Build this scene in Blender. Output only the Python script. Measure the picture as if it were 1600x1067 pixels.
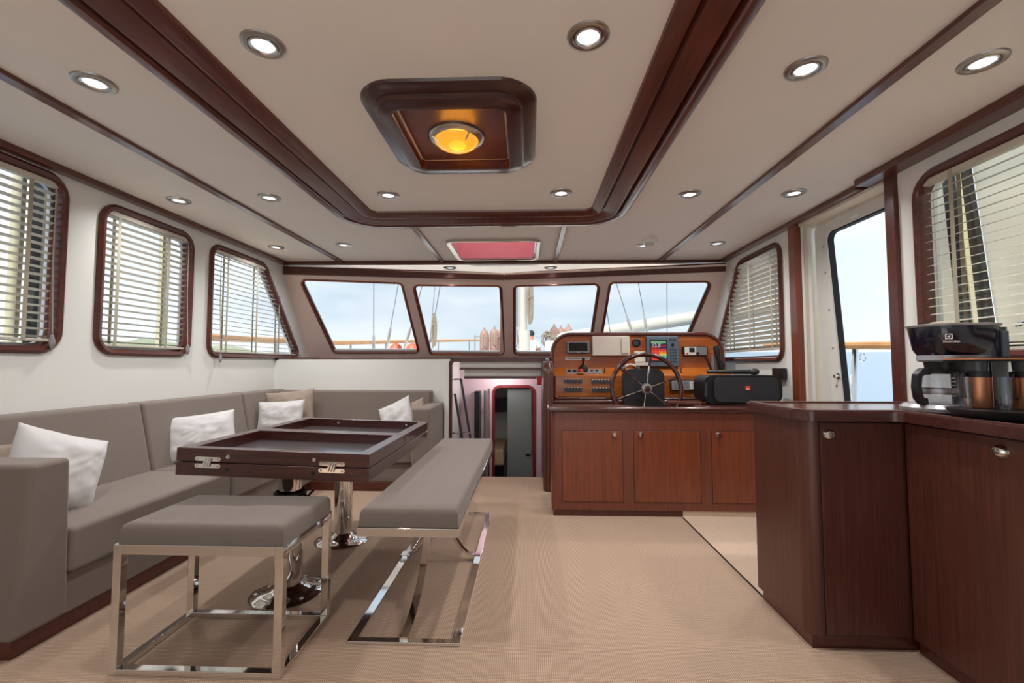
import bpy, bmesh, math, random
from mathutils import Vector, Matrix, noise
from mathutils.geometry import tessellate_polygon
random.seed(7)
PI = math.pi
for o in list(bpy.data.objects): bpy.data.objects.remove(o)
SC = bpy.context.scene
COL = SC.collection

# ------------------------------------------------------------------ camera
cd = bpy.data.cameras.new('camera'); cam = bpy.data.objects.new('camera', cd); COL.objects.link(cam)
cam.location = (0, 0, 1.1)
cam.rotation_euler = (math.radians(93.0), 0, math.radians(2.05))
cd.sensor_width = 36; cd.lens = 700/1600*36; cd.clip_end = 20000; cd.clip_start = 0.02
SC.camera = cam

def S(r, g, b):
    f = lambda c: (c/255)/12.92 if c/255 <= .04045 else ((c/255+.055)/1.055)**2.4
    return (f(r), f(g), f(b), 1)

# ------------------------------------------------------------------ world
SKY_STRENGTH = .80
w = bpy.data.worlds.new('sky'); SC.world = w; w.use_nodes = True
nt = w.node_tree; nt.nodes.clear()
def N(nt, t, **k):
    n = nt.nodes.new(t)
    for a, b in k.items(): setattr(n, a, b)
    return n
tc = N(nt, 'ShaderNodeTexCoord'); sep = N(nt, 'ShaderNodeSeparateXYZ')
nt.links.new(tc.outputs['Generated'], sep.inputs[0])
cr = N(nt, 'ShaderNodeValToRGB')
nt.links.new(sep.outputs['Z'], cr.inputs[0])
e = cr.color_ramp.elements
e[0].position = 0.0; e[0].color = S(208, 222, 230)
e[1].position = 1.0; e[1].color = S(176, 198, 220)
x_ = e.new(.12); x_.color = S(190, 208, 222)
mp = N(nt, 'ShaderNodeMapping'); mp.inputs['Scale'].default_value = (1.2, 1.2, 5)
nz = N(nt, 'ShaderNodeTexNoise'); nz.inputs['Scale'].default_value = 2.2; nz.inputs['Detail'].default_value = 6
nt.links.new(tc.outputs['Generated'], mp.inputs[0]); nt.links.new(mp.outputs[0], nz.inputs['Vector'])
cr2 = N(nt, 'ShaderNodeValToRGB'); cr2.color_ramp.elements[0].position = .42; cr2.color_ramp.elements[1].position = .72
cr2.color_ramp.elements[1].color = (.75, .75, .75, 1)
nt.links.new(nz.outputs['Fac'], cr2.inputs[0])
mx = N(nt, 'ShaderNodeMixRGB'); mx.inputs[2].default_value = S(236, 240, 243)
nt.links.new(cr2.outputs[0], mx.inputs[0]); nt.links.new(cr.outputs[0], mx.inputs[1])
# brighter haze towards both beams of the boat
ab = N(nt, 'ShaderNodeMath', operation='ABSOLUTE'); nt.links.new(sep.outputs['X'], ab.inputs[0])
mr = N(nt, 'ShaderNodeMapRange'); mr.inputs[1].default_value = .35; mr.inputs[2].default_value = .85
mr.inputs[3].default_value = 0; mr.inputs[4].default_value = .75
nt.links.new(ab.outputs[0], mr.inputs[0])
mx2 = N(nt, 'ShaderNodeMixRGB'); mx2.inputs[2].default_value = (1.0, 1.04, 1.1, 1)
nt.links.new(mr.outputs[0], mx2.inputs[0]); nt.links.new(mx.outputs[0], mx2.inputs[1])
bg = N(nt, 'ShaderNodeBackground'); bg.inputs[1].default_value = SKY_STRENGTH
wo = N(nt, 'ShaderNodeOutputWorld')
nt.links.new(mx2.outputs[0], bg.inputs[0]); nt.links.new(bg.outputs[0], wo.inputs[0])

# pale sun through thin cloud, high astern
sl = bpy.data.lights.new('sun', 'SUN'); sl.energy = 4.2; sl.angle = math.radians(3); sl.color = (1, .95, .88)
so = bpy.data.objects.new('sun', sl); COL.objects.link(so)
so.rotation_euler = Vector((.12, .62, -.77)).to_track_quat('-Z', 'Y').to_euler()

SC.view_settings.view_transform = 'Standard'; SC.view_settings.look = 'None'
SC.view_settings.exposure = 0.72; SC.view_settings.gamma = 1.0; SC.view_settings.use_curve_mapping = False
SPOT_W = 18.0     # every downlight

# ------------------------------------------------------------------ materials
def pmat(name, col, rough=.5, metal=0, coat=0, spec=.5, emit=None, estr=0, bump=0, bscale=200, var=0, vscale=4, sheen=0):
    m = bpy.data.materials.new(name); m.use_nodes = True
    t = m.node_tree; b = t.nodes['Principled BSDF']
    b.inputs['Base Color'].default_value = col
    b.inputs['Roughness'].default_value = rough; b.inputs['Metallic'].default_value = metal
    b.inputs['Coat Weight'].default_value = coat; b.inputs['Coat Roughness'].default_value = .12
    b.inputs['Specular IOR Level'].default_value = spec
    b.inputs['Sheen Weight'].default_value = sheen
    if emit: b.inputs['Emission Color'].default_value = emit; b.inputs['Emission Strength'].default_value = estr
    if bump or var:
        tcn = N(t, 'ShaderNodeTexCoord')
    if var:
        n = N(t, 'ShaderNodeTexNoise'); n.inputs['Scale'].default_value = vscale; n.inputs['Detail'].default_value = 5
        t.links.new(tcn.outputs['Object'], n.inputs['Vector'])
        h = N(t, 'ShaderNodeHueSaturation'); h.inputs['Color'].default_value = col
        r = N(t, 'ShaderNodeMapRange'); r.inputs[3].default_value = 1-var; r.inputs[4].default_value = 1+var
        t.links.new(n.outputs['Fac'], r.inputs[0]); t.links.new(r.outputs[0], h.inputs['Value'])
        t.links.new(h.outputs[0], b.inputs['Base Color'])
    if bump:
        n = N(t, 'ShaderNodeTexNoise'); n.inputs['Scale'].default_value = bscale; n.inputs['Detail'].default_value = 3
        t.links.new(tcn.outputs['Object'], n.inputs['Vector'])
        bm_ = N(t, 'ShaderNodeBump'); bm_.inputs['Strength'].default_value = bump; bm_.inputs['Distance'].default_value = .002
        t.links.new(n.outputs['Fac'], bm_.inputs['Height']); t.links.new(bm_.outputs[0], b.inputs['Normal'])
    return m

def wood(name, c1, c2, rough=.35, scale=(40, 40, 2.5), coat=.25, spec=.5):
    m = bpy.data.materials.new(name); m.use_nodes = True
    t = m.node_tree; b = t.nodes['Principled BSDF']
    b.inputs['Roughness'].default_value = rough; b.inputs['Coat Weight'].default_value = coat
    b.inputs['Coat Roughness'].default_value = .18; b.inputs['Specular IOR Level'].default_value = spec
    tcn = N(t, 'ShaderNodeTexCoord'); mpn = N(t, 'ShaderNodeMapping'); mpn.inputs['Scale'].default_value = scale
    n = N(t, 'ShaderNodeTexNoise'); n.inputs['Scale'].default_value = 1.6; n.inputs['Detail'].default_value = 7; n.inputs['Roughness'].default_value = .62
    n.inputs['Distortion'].default_value = .4
    c = N(t, 'ShaderNodeValToRGB'); c.color_ramp.elements[0].position = .3; c.color_ramp.elements[1].position = .72
    c.color_ramp.elements[0].color = c1; c.color_ramp.elements[1].color = c2
    t.links.new(tcn.outputs['Object'], mpn.inputs[0]); t.links.new(mpn.outputs[0], n.inputs['Vector'])
    t.links.new(n.outputs['Fac'], c.inputs[0]); t.links.new(c.outputs[0], b.inputs['Base Color'])
    bp = N(t, 'ShaderNodeBump'); bp.inputs['Strength'].default_value = .12; bp.inputs['Distance'].default_value = .001
    t.links.new(n.outputs['Fac'], bp.inputs['Height']); t.links.new(bp.outputs[0], b.inputs['Normal'])
    return m

def weave(name, c1, c2, s=150, rough=.95, bump=.5, rot=0, big=.08):
    """woven cloth or bouclé: two crossing waves and a soft large blotch"""
    m = bpy.data.materials.new(name); m.use_nodes = True
    t = m.node_tree; b = t.nodes['Principled BSDF']; b.inputs['Roughness'].default_value = rough
    b.inputs['Specular IOR Level'].default_value = .2; b.inputs['Sheen Weight'].default_value = .15
    tcn = N(t, 'ShaderNodeTexCoord'); mpn = N(t, 'ShaderNodeMapping'); mpn.inputs['Rotation'].default_value = (0, 0, rot)
    t.links.new(tcn.outputs['Object'], mpn.inputs[0])
    ws = []
    for d in 'XYZ':
        wv = N(t, 'ShaderNodeTexWave', bands_direction=d); wv.inputs['Scale'].default_value = s
        wv.inputs['Distortion'].default_value = .6; wv.inputs['Detail'].default_value = 1
        t.links.new(mpn.outputs[0], wv.inputs['Vector']); ws.append(wv)
    a = N(t, 'ShaderNodeMath', operation='ADD'); t.links.new(ws[0].outputs['Fac'], a.inputs[0]); t.links.new(ws[1].outputs['Fac'], a.inputs[1])
    a2 = N(t, 'ShaderNodeMath', operation='ADD'); t.links.new(a.outputs[0], a2.inputs[0]); t.links.new(ws[2].outputs['Fac'], a2.inputs[1])
    dv = N(t, 'ShaderNodeMath', operation='DIVIDE'); dv.inputs[1].default_value = 3; t.links.new(a2.outputs[0], dv.inputs[0])
    c = N(t, 'ShaderNodeValToRGB'); c.color_ramp.elements[0].position = .2; c.color_ramp.elements[1].position = .75
    c.color_ramp.elements[0].color = c1; c.color_ramp.elements[1].color = c2
    t.links.new(dv.outputs[0], c.inputs[0])
    n = N(t, 'ShaderNodeTexNoise'); n.inputs['Scale'].default_value = 3; n.inputs['Detail'].default_value = 4
    t.links.new(tcn.outputs['Object'], n.inputs['Vector'])
    r = N(t, 'ShaderNodeMapRange'); r.inputs[3].default_value = 1-big; r.inputs[4].default_value = 1+big
    t.links.new(n.outputs['Fac'], r.inputs[0])
    h = N(t, 'ShaderNodeHueSaturation'); t.links.new(c.outputs[0], h.inputs['Color']); t.links.new(r.outputs[0], h.inputs['Value'])
    t.links.new(h.outputs[0], b.inputs['Base Color'])
    bp = N(t, 'ShaderNodeBump'); bp.inputs['Strength'].default_value = bump; bp.inputs['Distance'].default_value = .003
    t.links.new(dv.outputs[0], bp.inputs['Height']); t.links.new(bp.outputs[0], b.inputs['Normal'])
    return m

def glassmat(name, tint=(1, 1, 1, 1), refl=.08, rough=.0):
    m = bpy.data.materials.new(name); m.use_nodes = True
    t = m.node_tree; t.nodes.clear()
    tr = N(t, 'ShaderNodeBsdfTransparent'); tr.inputs[0].default_value = tint
    gl = N(t, 'ShaderNodeBsdfGlossy'); gl.inputs['Roughness'].default_value = rough
    lf = N(t, 'ShaderNodeLayerWeight'); lf.inputs['Blend'].default_value = .5
    pw = N(t, 'ShaderNodeMath', operation='POWER'); pw.inputs[1].default_value = 4; t.links.new(lf.outputs['Facing'], pw.inputs[0])
    lw = N(t, 'ShaderNodeMath', operation='MULTIPLY_ADD'); lw.inputs[1].default_value = .5; lw.inputs[2].default_value = refl*.35
    t.links.new(pw.outputs[0], lw.inputs[0])
    mxn = N(t, 'ShaderNodeMixShader'); o = N(t, 'ShaderNodeOutputMaterial')
    t.links.new(lw.outputs[0], mxn.inputs[0]); t.links.new(tr.outputs[0], mxn.inputs[1]); t.links.new(gl.outputs[0], mxn.inputs[2])
    t.links.new(mxn.outputs[0], o.inputs[0])
    return m

M = {}
M['ceil'] = pmat('ceiling_vinyl', S(234, 228, 221), .75, bump=.15, bscale=40, var=.03, vscale=3)
M['wall'] = pmat('wall_paint', S(236, 237, 232), .42, var=.01)
M['cream'] = pmat('cream_panel', S(226, 216, 198), .5)
M['maho'] = wood('mahogany_trim', S(66, 28, 20), S(100, 46, 34), .3, (3, 30, 30))
M['mahoy'] = wood('mahogany_rail', S(70, 32, 24), S(108, 52, 40), .28, (30, 3, 30), coat=.4)
M['cab'] = wood('mahogany_veneer', S(68, 34, 26), S(96, 52, 40), .38, (60, 60, 1.6), coat=.15)
M['cab2'] = wood('mahogany_veneer_red', S(94, 47, 32), S(124, 66, 47), .38, (70, 70, 1.8), coat=.15)
M['helm'] = wood('varnished_panel', S(134, 62, 24), S(174, 92, 42), .2, (2, 30, 22), coat=.7)
M['helm2'] = wood('varnished_ledge', S(156, 82, 26), S(198, 116, 48), .2, (2, 30, 22), coat=.7)
M['rimwood'] = wood('wheel_wood', S(52, 16, 10), S(86, 32, 22), .2, (20, 20, 20), coat=.7)
M['cabdoor'] = wood('cabinet_door_veneer', S(102, 49, 28), S(138, 70, 42), .34, (70, 70, 1.8), coat=.2)
M['table'] = wood('table_wood', S(46, 16, 12), S(74, 28, 22), .26, (3, 40, 40), coat=.4)
M['top'] = wood('worktop_wood', S(60, 28, 22), S(84, 42, 34), .22, (5, 30, 30), coat=.5)
M['front'] = pmat('windshield_surround', S(244, 222, 210), .45)
M['fcop'] = pmat('window_frame_metal', S(150, 96, 84), .22, .7)
M['spar'] = pmat('spar_paint', S(176, 176, 168), .5)
M['trayb'] = pmat('tray_sky_sheen', S(78, 72, 76), .28, coat=1, spec=1)  # table wood greyed: the sky's reflection is put into the base colour
M['post'] = wood('post_wood', S(100, 46, 26), S(132, 66, 38), .3, (40, 40, 2))
M['carpet'] = weave('carpet_weave', S(152, 124, 102), S(222, 196, 172), s=42, bump=.9, rot=0, big=.05)
M['sofa'] = pmat('taupe_cloth', S(124, 112, 103), .9, bump=.35, bscale=420, var=.10, vscale=160, sheen=.2)
M['stoolcloth'] = pmat('grey_brown_cloth', S(113, 102, 94), .9, bump=.35, bscale=420, var=.10, vscale=160, sheen=.2)
M['white_cloth'] = pmat('white_cotton', S(214, 212, 212), .9, bump=.3, bscale=300, sheen=.2)
M['beige_cloth'] = pmat('beige_boucle', S(164, 147, 133), .95, bump=.9, bscale=260, var=.25, vscale=110)
M['chrome'] = pmat('polished_steel', (.78, .77, .76, 1), .05, 1)
M['steel'] = pmat('brushed_steel', (.55, .53, .5, 1), .28, 1)
M['nickel'] = pmat('lamp_bezel_metal', (.42, .38, .34, 1), .3, 1)
M['black'] = pmat('black_plastic', S(20, 20, 22), .4)
M['blackm'] = pmat('black_leather', S(44, 44, 47), .45, bump=.2, bscale=250)
M['rubber'] = pmat('black_rubber', S(14, 14, 16), .6)
M['slat'] = pmat('blind_slat', S(206, 200, 186), .45)
M['tape'] = pmat('blind_tape', S(176, 170, 150), .8)
M['glass'] = glassmat('window_glass')
M['jug'] = glassmat('jug_glass', (.86, .88, .9, 1), .2)
M['lens'] = pmat('lamp_lens', (1, 1, 1, 1), .3, emit=(.74, .88, 1, 1), estr=.85)
M['amber'] = pmat('amber_glass', S(150, 80, 10), .15, emit=(1, .44, .03, 1), estr=.55)
M['amber_hot'] = pmat('amber_bulb', (1, .8, .4, 1), .2, emit=(1, .62, .16, 1), estr=1.6)
M['pink'] = pmat('red_hatch_blind', S(226, 150, 158), .6, var=.08, vscale=14)
def translucent(name, col):
    m = bpy.data.materials.new(name); m.use_nodes = True; t = m.node_tree; t.nodes.clear()
    a = N(t, 'ShaderNodeBsdfTranslucent'); a.inputs[0].default_value = col
    d = N(t, 'ShaderNodeBsdfDiffuse'); d.inputs[0].default_value = col
    x = N(t, 'ShaderNodeMixShader'); x.inputs[0].default_value = .5; o = N(t, 'ShaderNodeOutputMaterial')
    t.links.new(a.outputs[0], x.inputs[1]); t.links.new(d.outputs[0], x.inputs[2]); t.links.new(x.outputs[0], o.inputs[0])
    return m
M['pinkcloth'] = translucent('red_blind_cloth', S(252, 216, 220))
M['pinkwall'] = pmat('cabin_bulkhead', S(222, 196, 204), .4)
M['redpaint'] = pmat('red_edge', S(128, 18, 28), .4)
M['gray_door'] = pmat('grey_door', S(122, 128, 126), .35)
M['deck'] = pmat('white_deck', S(214, 214, 210), .6)
M['white'] = pmat('white_gelcoat', S(228, 228, 224), .35)
M['ivory'] = pmat('ivory_plastic', S(206, 196, 184), .5)
M['tealgrey'] = pmat('blue_grey_plastic', S(78, 92, 104), .45)
M['greypl'] = pmat('grey_plastic', S(118, 118, 120), .45)
M['dgrey'] = pmat('dark_grey_plastic', S(52, 52, 56), .45)
M['screen'] = pmat('dark_screen', S(8, 9, 12), .12)
M['teak'] = wood('teak_cap', S(170, 118, 66), S(206, 158, 104), .5, (20, 2, 20), coat=0)
M['rope'] = weave('rope_fibre', S(100, 90, 78), S(160, 150, 132), s=60)
M['fender'] = pmat('brown_fender', S(150, 118, 108), .6)
M['orange'] = pmat('orange_buoy', S(214, 92, 66), .5)
M['wire'] = pmat('rigging_wire', S(112, 118, 124), .4, .5)
M['copper'] = pmat('copper', S(196, 132, 96), .3, .75)
M['navy'] = pmat('navy_gloss', S(14, 18, 36), .12, coat=.5)
M['silver'] = pmat('silver_plastic', S(168, 166, 170), .3, .5)
M['coffee'] = pmat('smoke_grey', S(70, 72, 78), .3)
M['red'] = pmat('signal_red', S(200, 28, 34), .4)
M['orange_badge'] = pmat('orange_badge', S(232, 74, 30), .4)
M['whitep'] = pmat('white_print', S(235, 235, 235), .5)
M['yellow'] = pmat('yellow_plastic', S(220, 180, 60), .5)
M['skin'] = pmat('skin', S(176, 126, 100), .6)
M['shirt'] = pmat('white_shirt', S(222, 222, 226), .9)
M['cap'] = pmat('dark_hair', S(40, 34, 34), .8)
M['shorts'] = pmat('grey_shorts', S(90, 92, 98), .9)
M['mattress'] = pmat('bedding', S(206, 178, 140), .9)
M['hill'] = pmat('hillside', S(128, 138, 112), .95, var=.25, vscale=.03)
M['canvas'] = translucent('cream_canvas', S(250, 246, 232))
M['goldedge'] = pmat('cream_tape', S(170, 166, 138), .7)

def seamat():
    m = bpy.data.materials.new('sea_water'); m.use_nodes = True
    t = m.node_tree; b = t.nodes['Principled BSDF']
    b.inputs['Base Color'].default_value = S(112, 136, 156); b.inputs['Roughness'].default_value = .25
    tcn = N(t, 'ShaderNodeTexCoord'); mpn = N(t, 'ShaderNodeMapping'); mpn.inputs['Scale'].default_value = (.5, 1.2, 1)
    n = N(t, 'ShaderNodeTexNoise'); n.inputs['Scale'].default_value = .8; n.inputs['Detail'].default_value = 8
    t.links.new(tcn.outputs['Object'], mpn.inputs[0]); t.links.new(mpn.outputs[0], n.inputs['Vector'])
    bp = N(t, 'ShaderNodeBump'); bp.inputs['Strength'].default_value = .8; bp.inputs['Distance'].default_value = .35
    t.links.new(n.outputs['Fac'], bp.inputs['Height']); t.links.new(bp.outputs[0], b.inputs['Normal'])
    return m
M['sea'] = seamat()

def plotter_mat():
    """chart plotter picture: green sky band, blue sea, red return, rainbow column"""
    m = bpy.data.materials.new('plotter_picture'); m.use_nodes = True
    t = m.node_tree; b = t.nodes['Principled BSDF']; b.inputs['Base Color'].default_value = (0, 0, 0, 1); b.inputs['Roughness'].default_value = .2
    tcn = N(t, 'ShaderNodeTexCoord'); sp = N(t, 'ShaderNodeSeparateXYZ'); t.links.new(tcn.outputs['Generated'], sp.inputs[0])
    c = N(t, 'ShaderNodeValToRGB'); c.color_ramp.interpolation = 'CONSTANT'
    el = c.color_ramp.elements; el[0].position = 0; el[0].color = S(40, 120, 190)
    el[1].position = .12; el[1].color = S(90, 170, 160)
    for p_, q_ in ((.25, S(220, 190, 80)), (.36, S(226, 120, 50)), (.47, S(200, 60, 50)), (.6, S(30, 40, 90)), (.7, S(150, 40, 44)), (.8, S(26, 34, 70)), (.88, S(110, 170, 120))):
        k = el.new(p_); k.color = q_
    c2 = N(t, 'ShaderNodeValToRGB'); c2.color_ramp.interpolation = 'CONSTANT'
    el = c2.color_ramp.elements; el[0].position = 0; el[0].color = S(216, 64, 48)
    el[1].position = .5; el[1].color = S(196, 56, 44)
    for p_, q_ in ((.58, S(150, 40, 40)), (.68, S(200, 70, 60)), (.72, S(30, 44, 66)), (.88, S(120, 176, 130))):
        k = el.new(p_); k.color = q_
    n = N(t, 'ShaderNodeTexNoise'); n.inputs['Scale'].default_value = 9; n.inputs['Detail'].default_value = 4
    t.links.new(tcn.outputs['Generated'], n.inputs['Vector'])
    a = N(t, 'ShaderNodeMath', operation='MULTIPLY_ADD'); a.inputs[1].default_value = .16; t.links.new(n.outputs['Fac'], a.inputs[0])
    ad = N(t, 'ShaderNodeMath', operation='ADD'); ad.inputs[1].default_value = -.08; t.links.new(sp.outputs['Z'], ad.inputs[0]); t.links.new(ad.outputs[0], a.inputs[2])
    t.links.new(a.outputs[0], c.inputs[0]); t.links.new(a.outputs[0], c2.inputs[0])
    g = N(t, 'ShaderNodeMath', operation='GREATER_THAN'); g.inputs[1].default_value = .52; t.links.new(sp.outputs['X'], g.inputs[0])
    x = N(t, 'ShaderNodeMixRGB'); t.links.new(g.outputs[0], x.inputs[0]); t.links.new(c2.outputs[0], x.inputs[1]); t.links.new(c.outputs[0], x.inputs[2])
    t.links.new(x.outputs[0], b.inputs['Emission Color']); b.inputs['Emission Strength'].default_value = .55
    return m
M['plotter'] = plotter_mat()

# ------------------------------------------------------------------ mesh helpers
def box(bm, x0, x1, y0, y1, z0, z1):
    v = [bm.verts.new(p) for p in ((x0,y0,z0),(x1,y0,z0),(x1,y1,z0),(x0,y1,z0),(x0,y0,z1),(x1,y0,z1),(x1,y1,z1),(x0,y1,z1))]
    for f in ((3,2,1,0),(4,5,6,7),(0,1,5,4),(1,2,6,5),(2,3,7,6),(3,0,4,7)): bm.faces.new([v[i] for i in f])
    return v
def B(*a):
    bm = bmesh.new(); box(bm, *a); return bm
def hexa(bm, pts):
    v = [bm.verts.new(p) for p in pts]
    for f in ((3,2,1,0),(4,5,6,7),(0,1,5,4),(1,2,6,5),(2,3,7,6),(3,0,4,7)): bm.faces.new([v[i] for i in f])
def rpoly(pts, r, seg=6):
    """polygon with rounded corners; r a number or one per corner"""
    out = []; n = len(pts)
    for i in range(n):
        p = Vector(pts[i]); a = Vector(pts[i-1])-p; b = Vector(pts[(i+1) % n])-p
        rr = r[i] if isinstance(r, (list, tuple)) else r
        if rr <= 0: out.append((p.x, p.y)); continue
        ang = a.angle(b); d = min(rr/math.tan(ang/2), a.length*.49, b.length*.49); R = d*math.tan(ang/2)
        a.normalize(); b.normalize(); c = p+(a+b).normalized()*(R/math.sin(ang/2))
        s = p+a*d-c; q = p+b*d-c
        a0 = math.atan2(s.y, s.x); da = (math.atan2(q.y, q.x)-a0+PI) % (2*PI)-PI
        for k in range(seg+1): out.append((c.x+R*math.cos(a0+da*k/seg), c.y+R*math.sin(a0+da*k/seg)))
    return out
def rrect(x0, x1, y0, y1, r, seg=6): return rpoly([(x0, y0), (x1, y0), (x1, y1), (x0, y1)], r, seg)
XY = lambda u, v, w_: Vector((u, v, w_))
def plate(bm, outer, holes, f, t0, t1):
    """flat board with holes: outline in (u,v), from depth t0 to t1, placed by f(u,v,w)"""
    loops = [outer]+list(holes)
    tris = tessellate_polygon([[Vector((p[0], p[1], 0)) for p in l] for l in loops])
    flat = [p for l in loops for p in l]
    A = [bm.verts.new(f(p[0], p[1], t0)) for p in flat]; C = [bm.verts.new(f(p[0], p[1], t1)) for p in flat]
    for t in tris:
        try: bm.faces.new([A[i] for i in t]); bm.faces.new([C[i] for i in reversed(t)])
        except ValueError: pass
    k = 0
    for l in loops:
        n = len(l)
        for i in range(n):
            j = (i+1) % n
            try: bm.faces.new([A[k+i], A[k+j], C[k+j], C[k+i]])
            except ValueError: pass
        k += n
    bmesh.ops.recalc_face_normals(bm, faces=bm.faces)
def P(outer, holes, f, t0, t1):
    bm = bmesh.new(); plate(bm, outer, holes, f, t0, t1); return bm
def sweep(bm, path, prof, f, closed=True, pclosed=False):
    """sweep profile (offset outwards, height) along a 2D path placed by f(u,v,w)"""
    n = len(path); area = sum(path[i][0]*path[(i+1) % n][1]-path[(i+1) % n][0]*path[i][1] for i in range(n))
    sg = 1 if area > 0 else -1
    rings = []
    for i in range(n):
        p = Vector(path[i])
        a = Vector(path[i-1]) if (closed or i > 0) else None
        b = Vector(path[(i+1) % n]) if (closed or i < n-1) else None
        d1 = (p-a).normalized() if a is not None else None; d2 = (b-p).normalized() if b is not None else None
        if d1 is None: d1 = d2
        if d2 is None: d2 = d1
        n1 = Vector((d1.y, -d1.x))*sg; n2 = Vector((d2.y, -d2.x))*sg
        m = (n1+n2)
        m = n1 if m.length < 1e-6 else m.normalized()
        m = m/max(.35, m.dot(n1))
        rings.append([bm.verts.new(f(p.x+m.x*o, p.y+m.y*o, h)) for o, h in prof])
    m_ = len(prof)
    for i in range(n if closed else n-1):
        r0, r1 = rings[i], rings[(i+1) % n]
        for k in range(m_ if pclosed else m_-1):
            bm.faces.new([r0[k], r0[(k+1) % m_], r1[(k+1) % m_], r1[k]])
    if not closed and pclosed:
        for r in (rings[0], rings[-1]):
            try: bm.faces.new(r)
            except ValueError: pass
    bmesh.ops.recalc_face_normals(bm, faces=bm.faces)
def SW(*a, **k):
    bm = bmesh.new(); sweep(bm, *a, **k); return bm
def tube(bm, pts, r, seg=10, closed=False, rect=None):
    """round bar (or a rect=(a,b) bar) along 3D points; r a number or list"""
    pts = [Vector(p) for p in pts]; n = len(pts); rings = []
    up = None
    for i in range(n):
        if closed: d = (pts[(i+1) % n]-pts[i-1]).normalized()
        else: d = (pts[min(i+1, n-1)]-pts[max(i-1, 0)]).normalized()
        if up is None:
            up = Vector((0, 0, 1)) if abs(d.z) < .9 else Vector((0, 1, 0))
        s = d.cross(up).normalized(); u = s.cross(d).normalized(); up = u
        rr = r[i] if isinstance(r, (list, tuple)) else r
        if rect:
            a, b = rect; offs = [s*a+u*b, -s*a+u*b, -s*a-u*b, s*a-u*b]
        else:
            offs = [(s*math.cos(2*PI*k/seg)+u*math.sin(2*PI*k/seg))*rr for k in range(seg)]
        rings.append([bm.verts.new(pts[i]+o) for o in offs])
    m = len(rings[0])
    for i in range(n if closed else n-1):
        a, b = rings[i], rings[(i+1) % n]
        for k in range(m): bm.faces.new([a[k], a[(k+1) % m], b[(k+1) % m], b[k]])
    if not closed: bm.faces.new(rings[0][::-1]); bm.faces.new(rings[-1])
    bmesh.ops.recalc_face_normals(bm, faces=bm.faces)
def T(pts, r, seg=10, **k):
    bm = bmesh.new(); tube(bm, pts, r, seg, **k); return bm
def lathe(bm, prof, c=(0, 0, 0), seg=32, axis='Z', flip=False):
    rings = []; c = Vector(c)
    for r, h in prof:
        if r < 1e-5: rings.append(None or [bm.verts.new(c+ax(axis, 0, 0, h))]); continue
        rings.append([bm.verts.new(c+ax(axis, r*math.cos(2*PI*k/seg), r*math.sin(2*PI*k/seg), h)) for k in range(seg)])
    for a, b in zip(rings, rings[1:]):
        if len(a) == 1 and len(b) == 1: continue
        for k in range(seg):
            j = (k+1) % seg
            if len(a) == 1: bm.faces.new([a[0], b[j], b[k]])
            elif len(b) == 1: bm.faces.new([a[k], a[j], b[0]])
            else: bm.faces.new([a[k], a[j], b[j], b[k]])
    bmesh.ops.recalc_face_normals(bm, faces=bm.faces)
def ax(axis, a, b, h):
    return Vector({'Z': (a, b, h), 'Y': (a, h, b), 'X': (h, a, b)}[axis])
def LA(prof, c=(0, 0, 0), seg=32, axis='Z'):
    bm = bmesh.new(); lathe(bm, prof, c, seg, axis); return bm

ORI = {}
def thing(name, label, cat, loc, group=None, rot=None):
    o = bpy.data.objects.new(name, None); COL.objects.link(o); o.location = loc
    o.empty_display_size = .05
    o['label'] = label; o['category'] = cat
    if group: o['group'] = group
    ORI[o.name] = Vector(loc)
    if rot: o.rotation_euler = rot
    return o
def obj(name, bm, m, parent=None, bevel=0, seg=2, smooth=True, ang=35, sub=0, label=None):
    """link one mesh; coordinates are given in the world and moved to the parent's origin"""
    if parent is not None: org = ORI[parent.name]
    else:
        vs = [v.co for v in bm.verts]
        org = Vector(((min(v.x for v in vs)+max(v.x for v in vs))/2, (min(v.y for v in vs)+max(v.y for v in vs))/2, min(v.z for v in vs)))
    bmesh.ops.translate(bm, verts=bm.verts, vec=-org)
    if smooth:
        for f in bm.faces: f.smooth = True
        for e_ in bm.edges:
            if len(e_.link_faces) != 2 or e_.calc_face_angle(0) > math.radians(ang): e_.smooth = False
    me = bpy.data.meshes.new(name); bm.to_mesh(me); bm.free()
    me.materials.append(m if not isinstance(m, str) else M[m])
    o = bpy.data.objects.new(name, me); COL.objects.link(o)
    if parent is not None: o.parent = parent; ORI[o.name] = org
    else: o.location = org; ORI[o.name] = org
    if bevel:
        b = o.modifiers.new('bevel', 'BEVEL'); b.width = bevel; b.segments = seg; b.limit_method = 'ANGLE'; b.angle_limit = math.radians(40)
        b.harden_normals = True
        for e_ in me.edges: e_.use_edge_sharp = False
    if sub:
        s = o.modifiers.new('sub', 'SUBSURF'); s.levels = sub; s.render_levels = sub
    if label: o['label'] = label
    return o
def tag(o, label, cat, group=None, kind=None):
    o['label'] = label; o['category'] = cat
    if group: o['group'] = group
    if kind: o['kind'] = kind
    return o
def struct(name, bm, m, label=None, **k):
    o = obj(name, bm, m, **k); o['kind'] = 'structure'
    if label: o['label'] = label
    return o
def copy_tree(o, loc=None, label=None, parent=None):
    c = o.copy(); COL.objects.link(c)
    if parent is not None: c.parent = parent
    if loc is not None: c.location = loc
    if label: c['label'] = label
    for ch in list(o.children): copy_tree(ch, parent=c)
    return c
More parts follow.
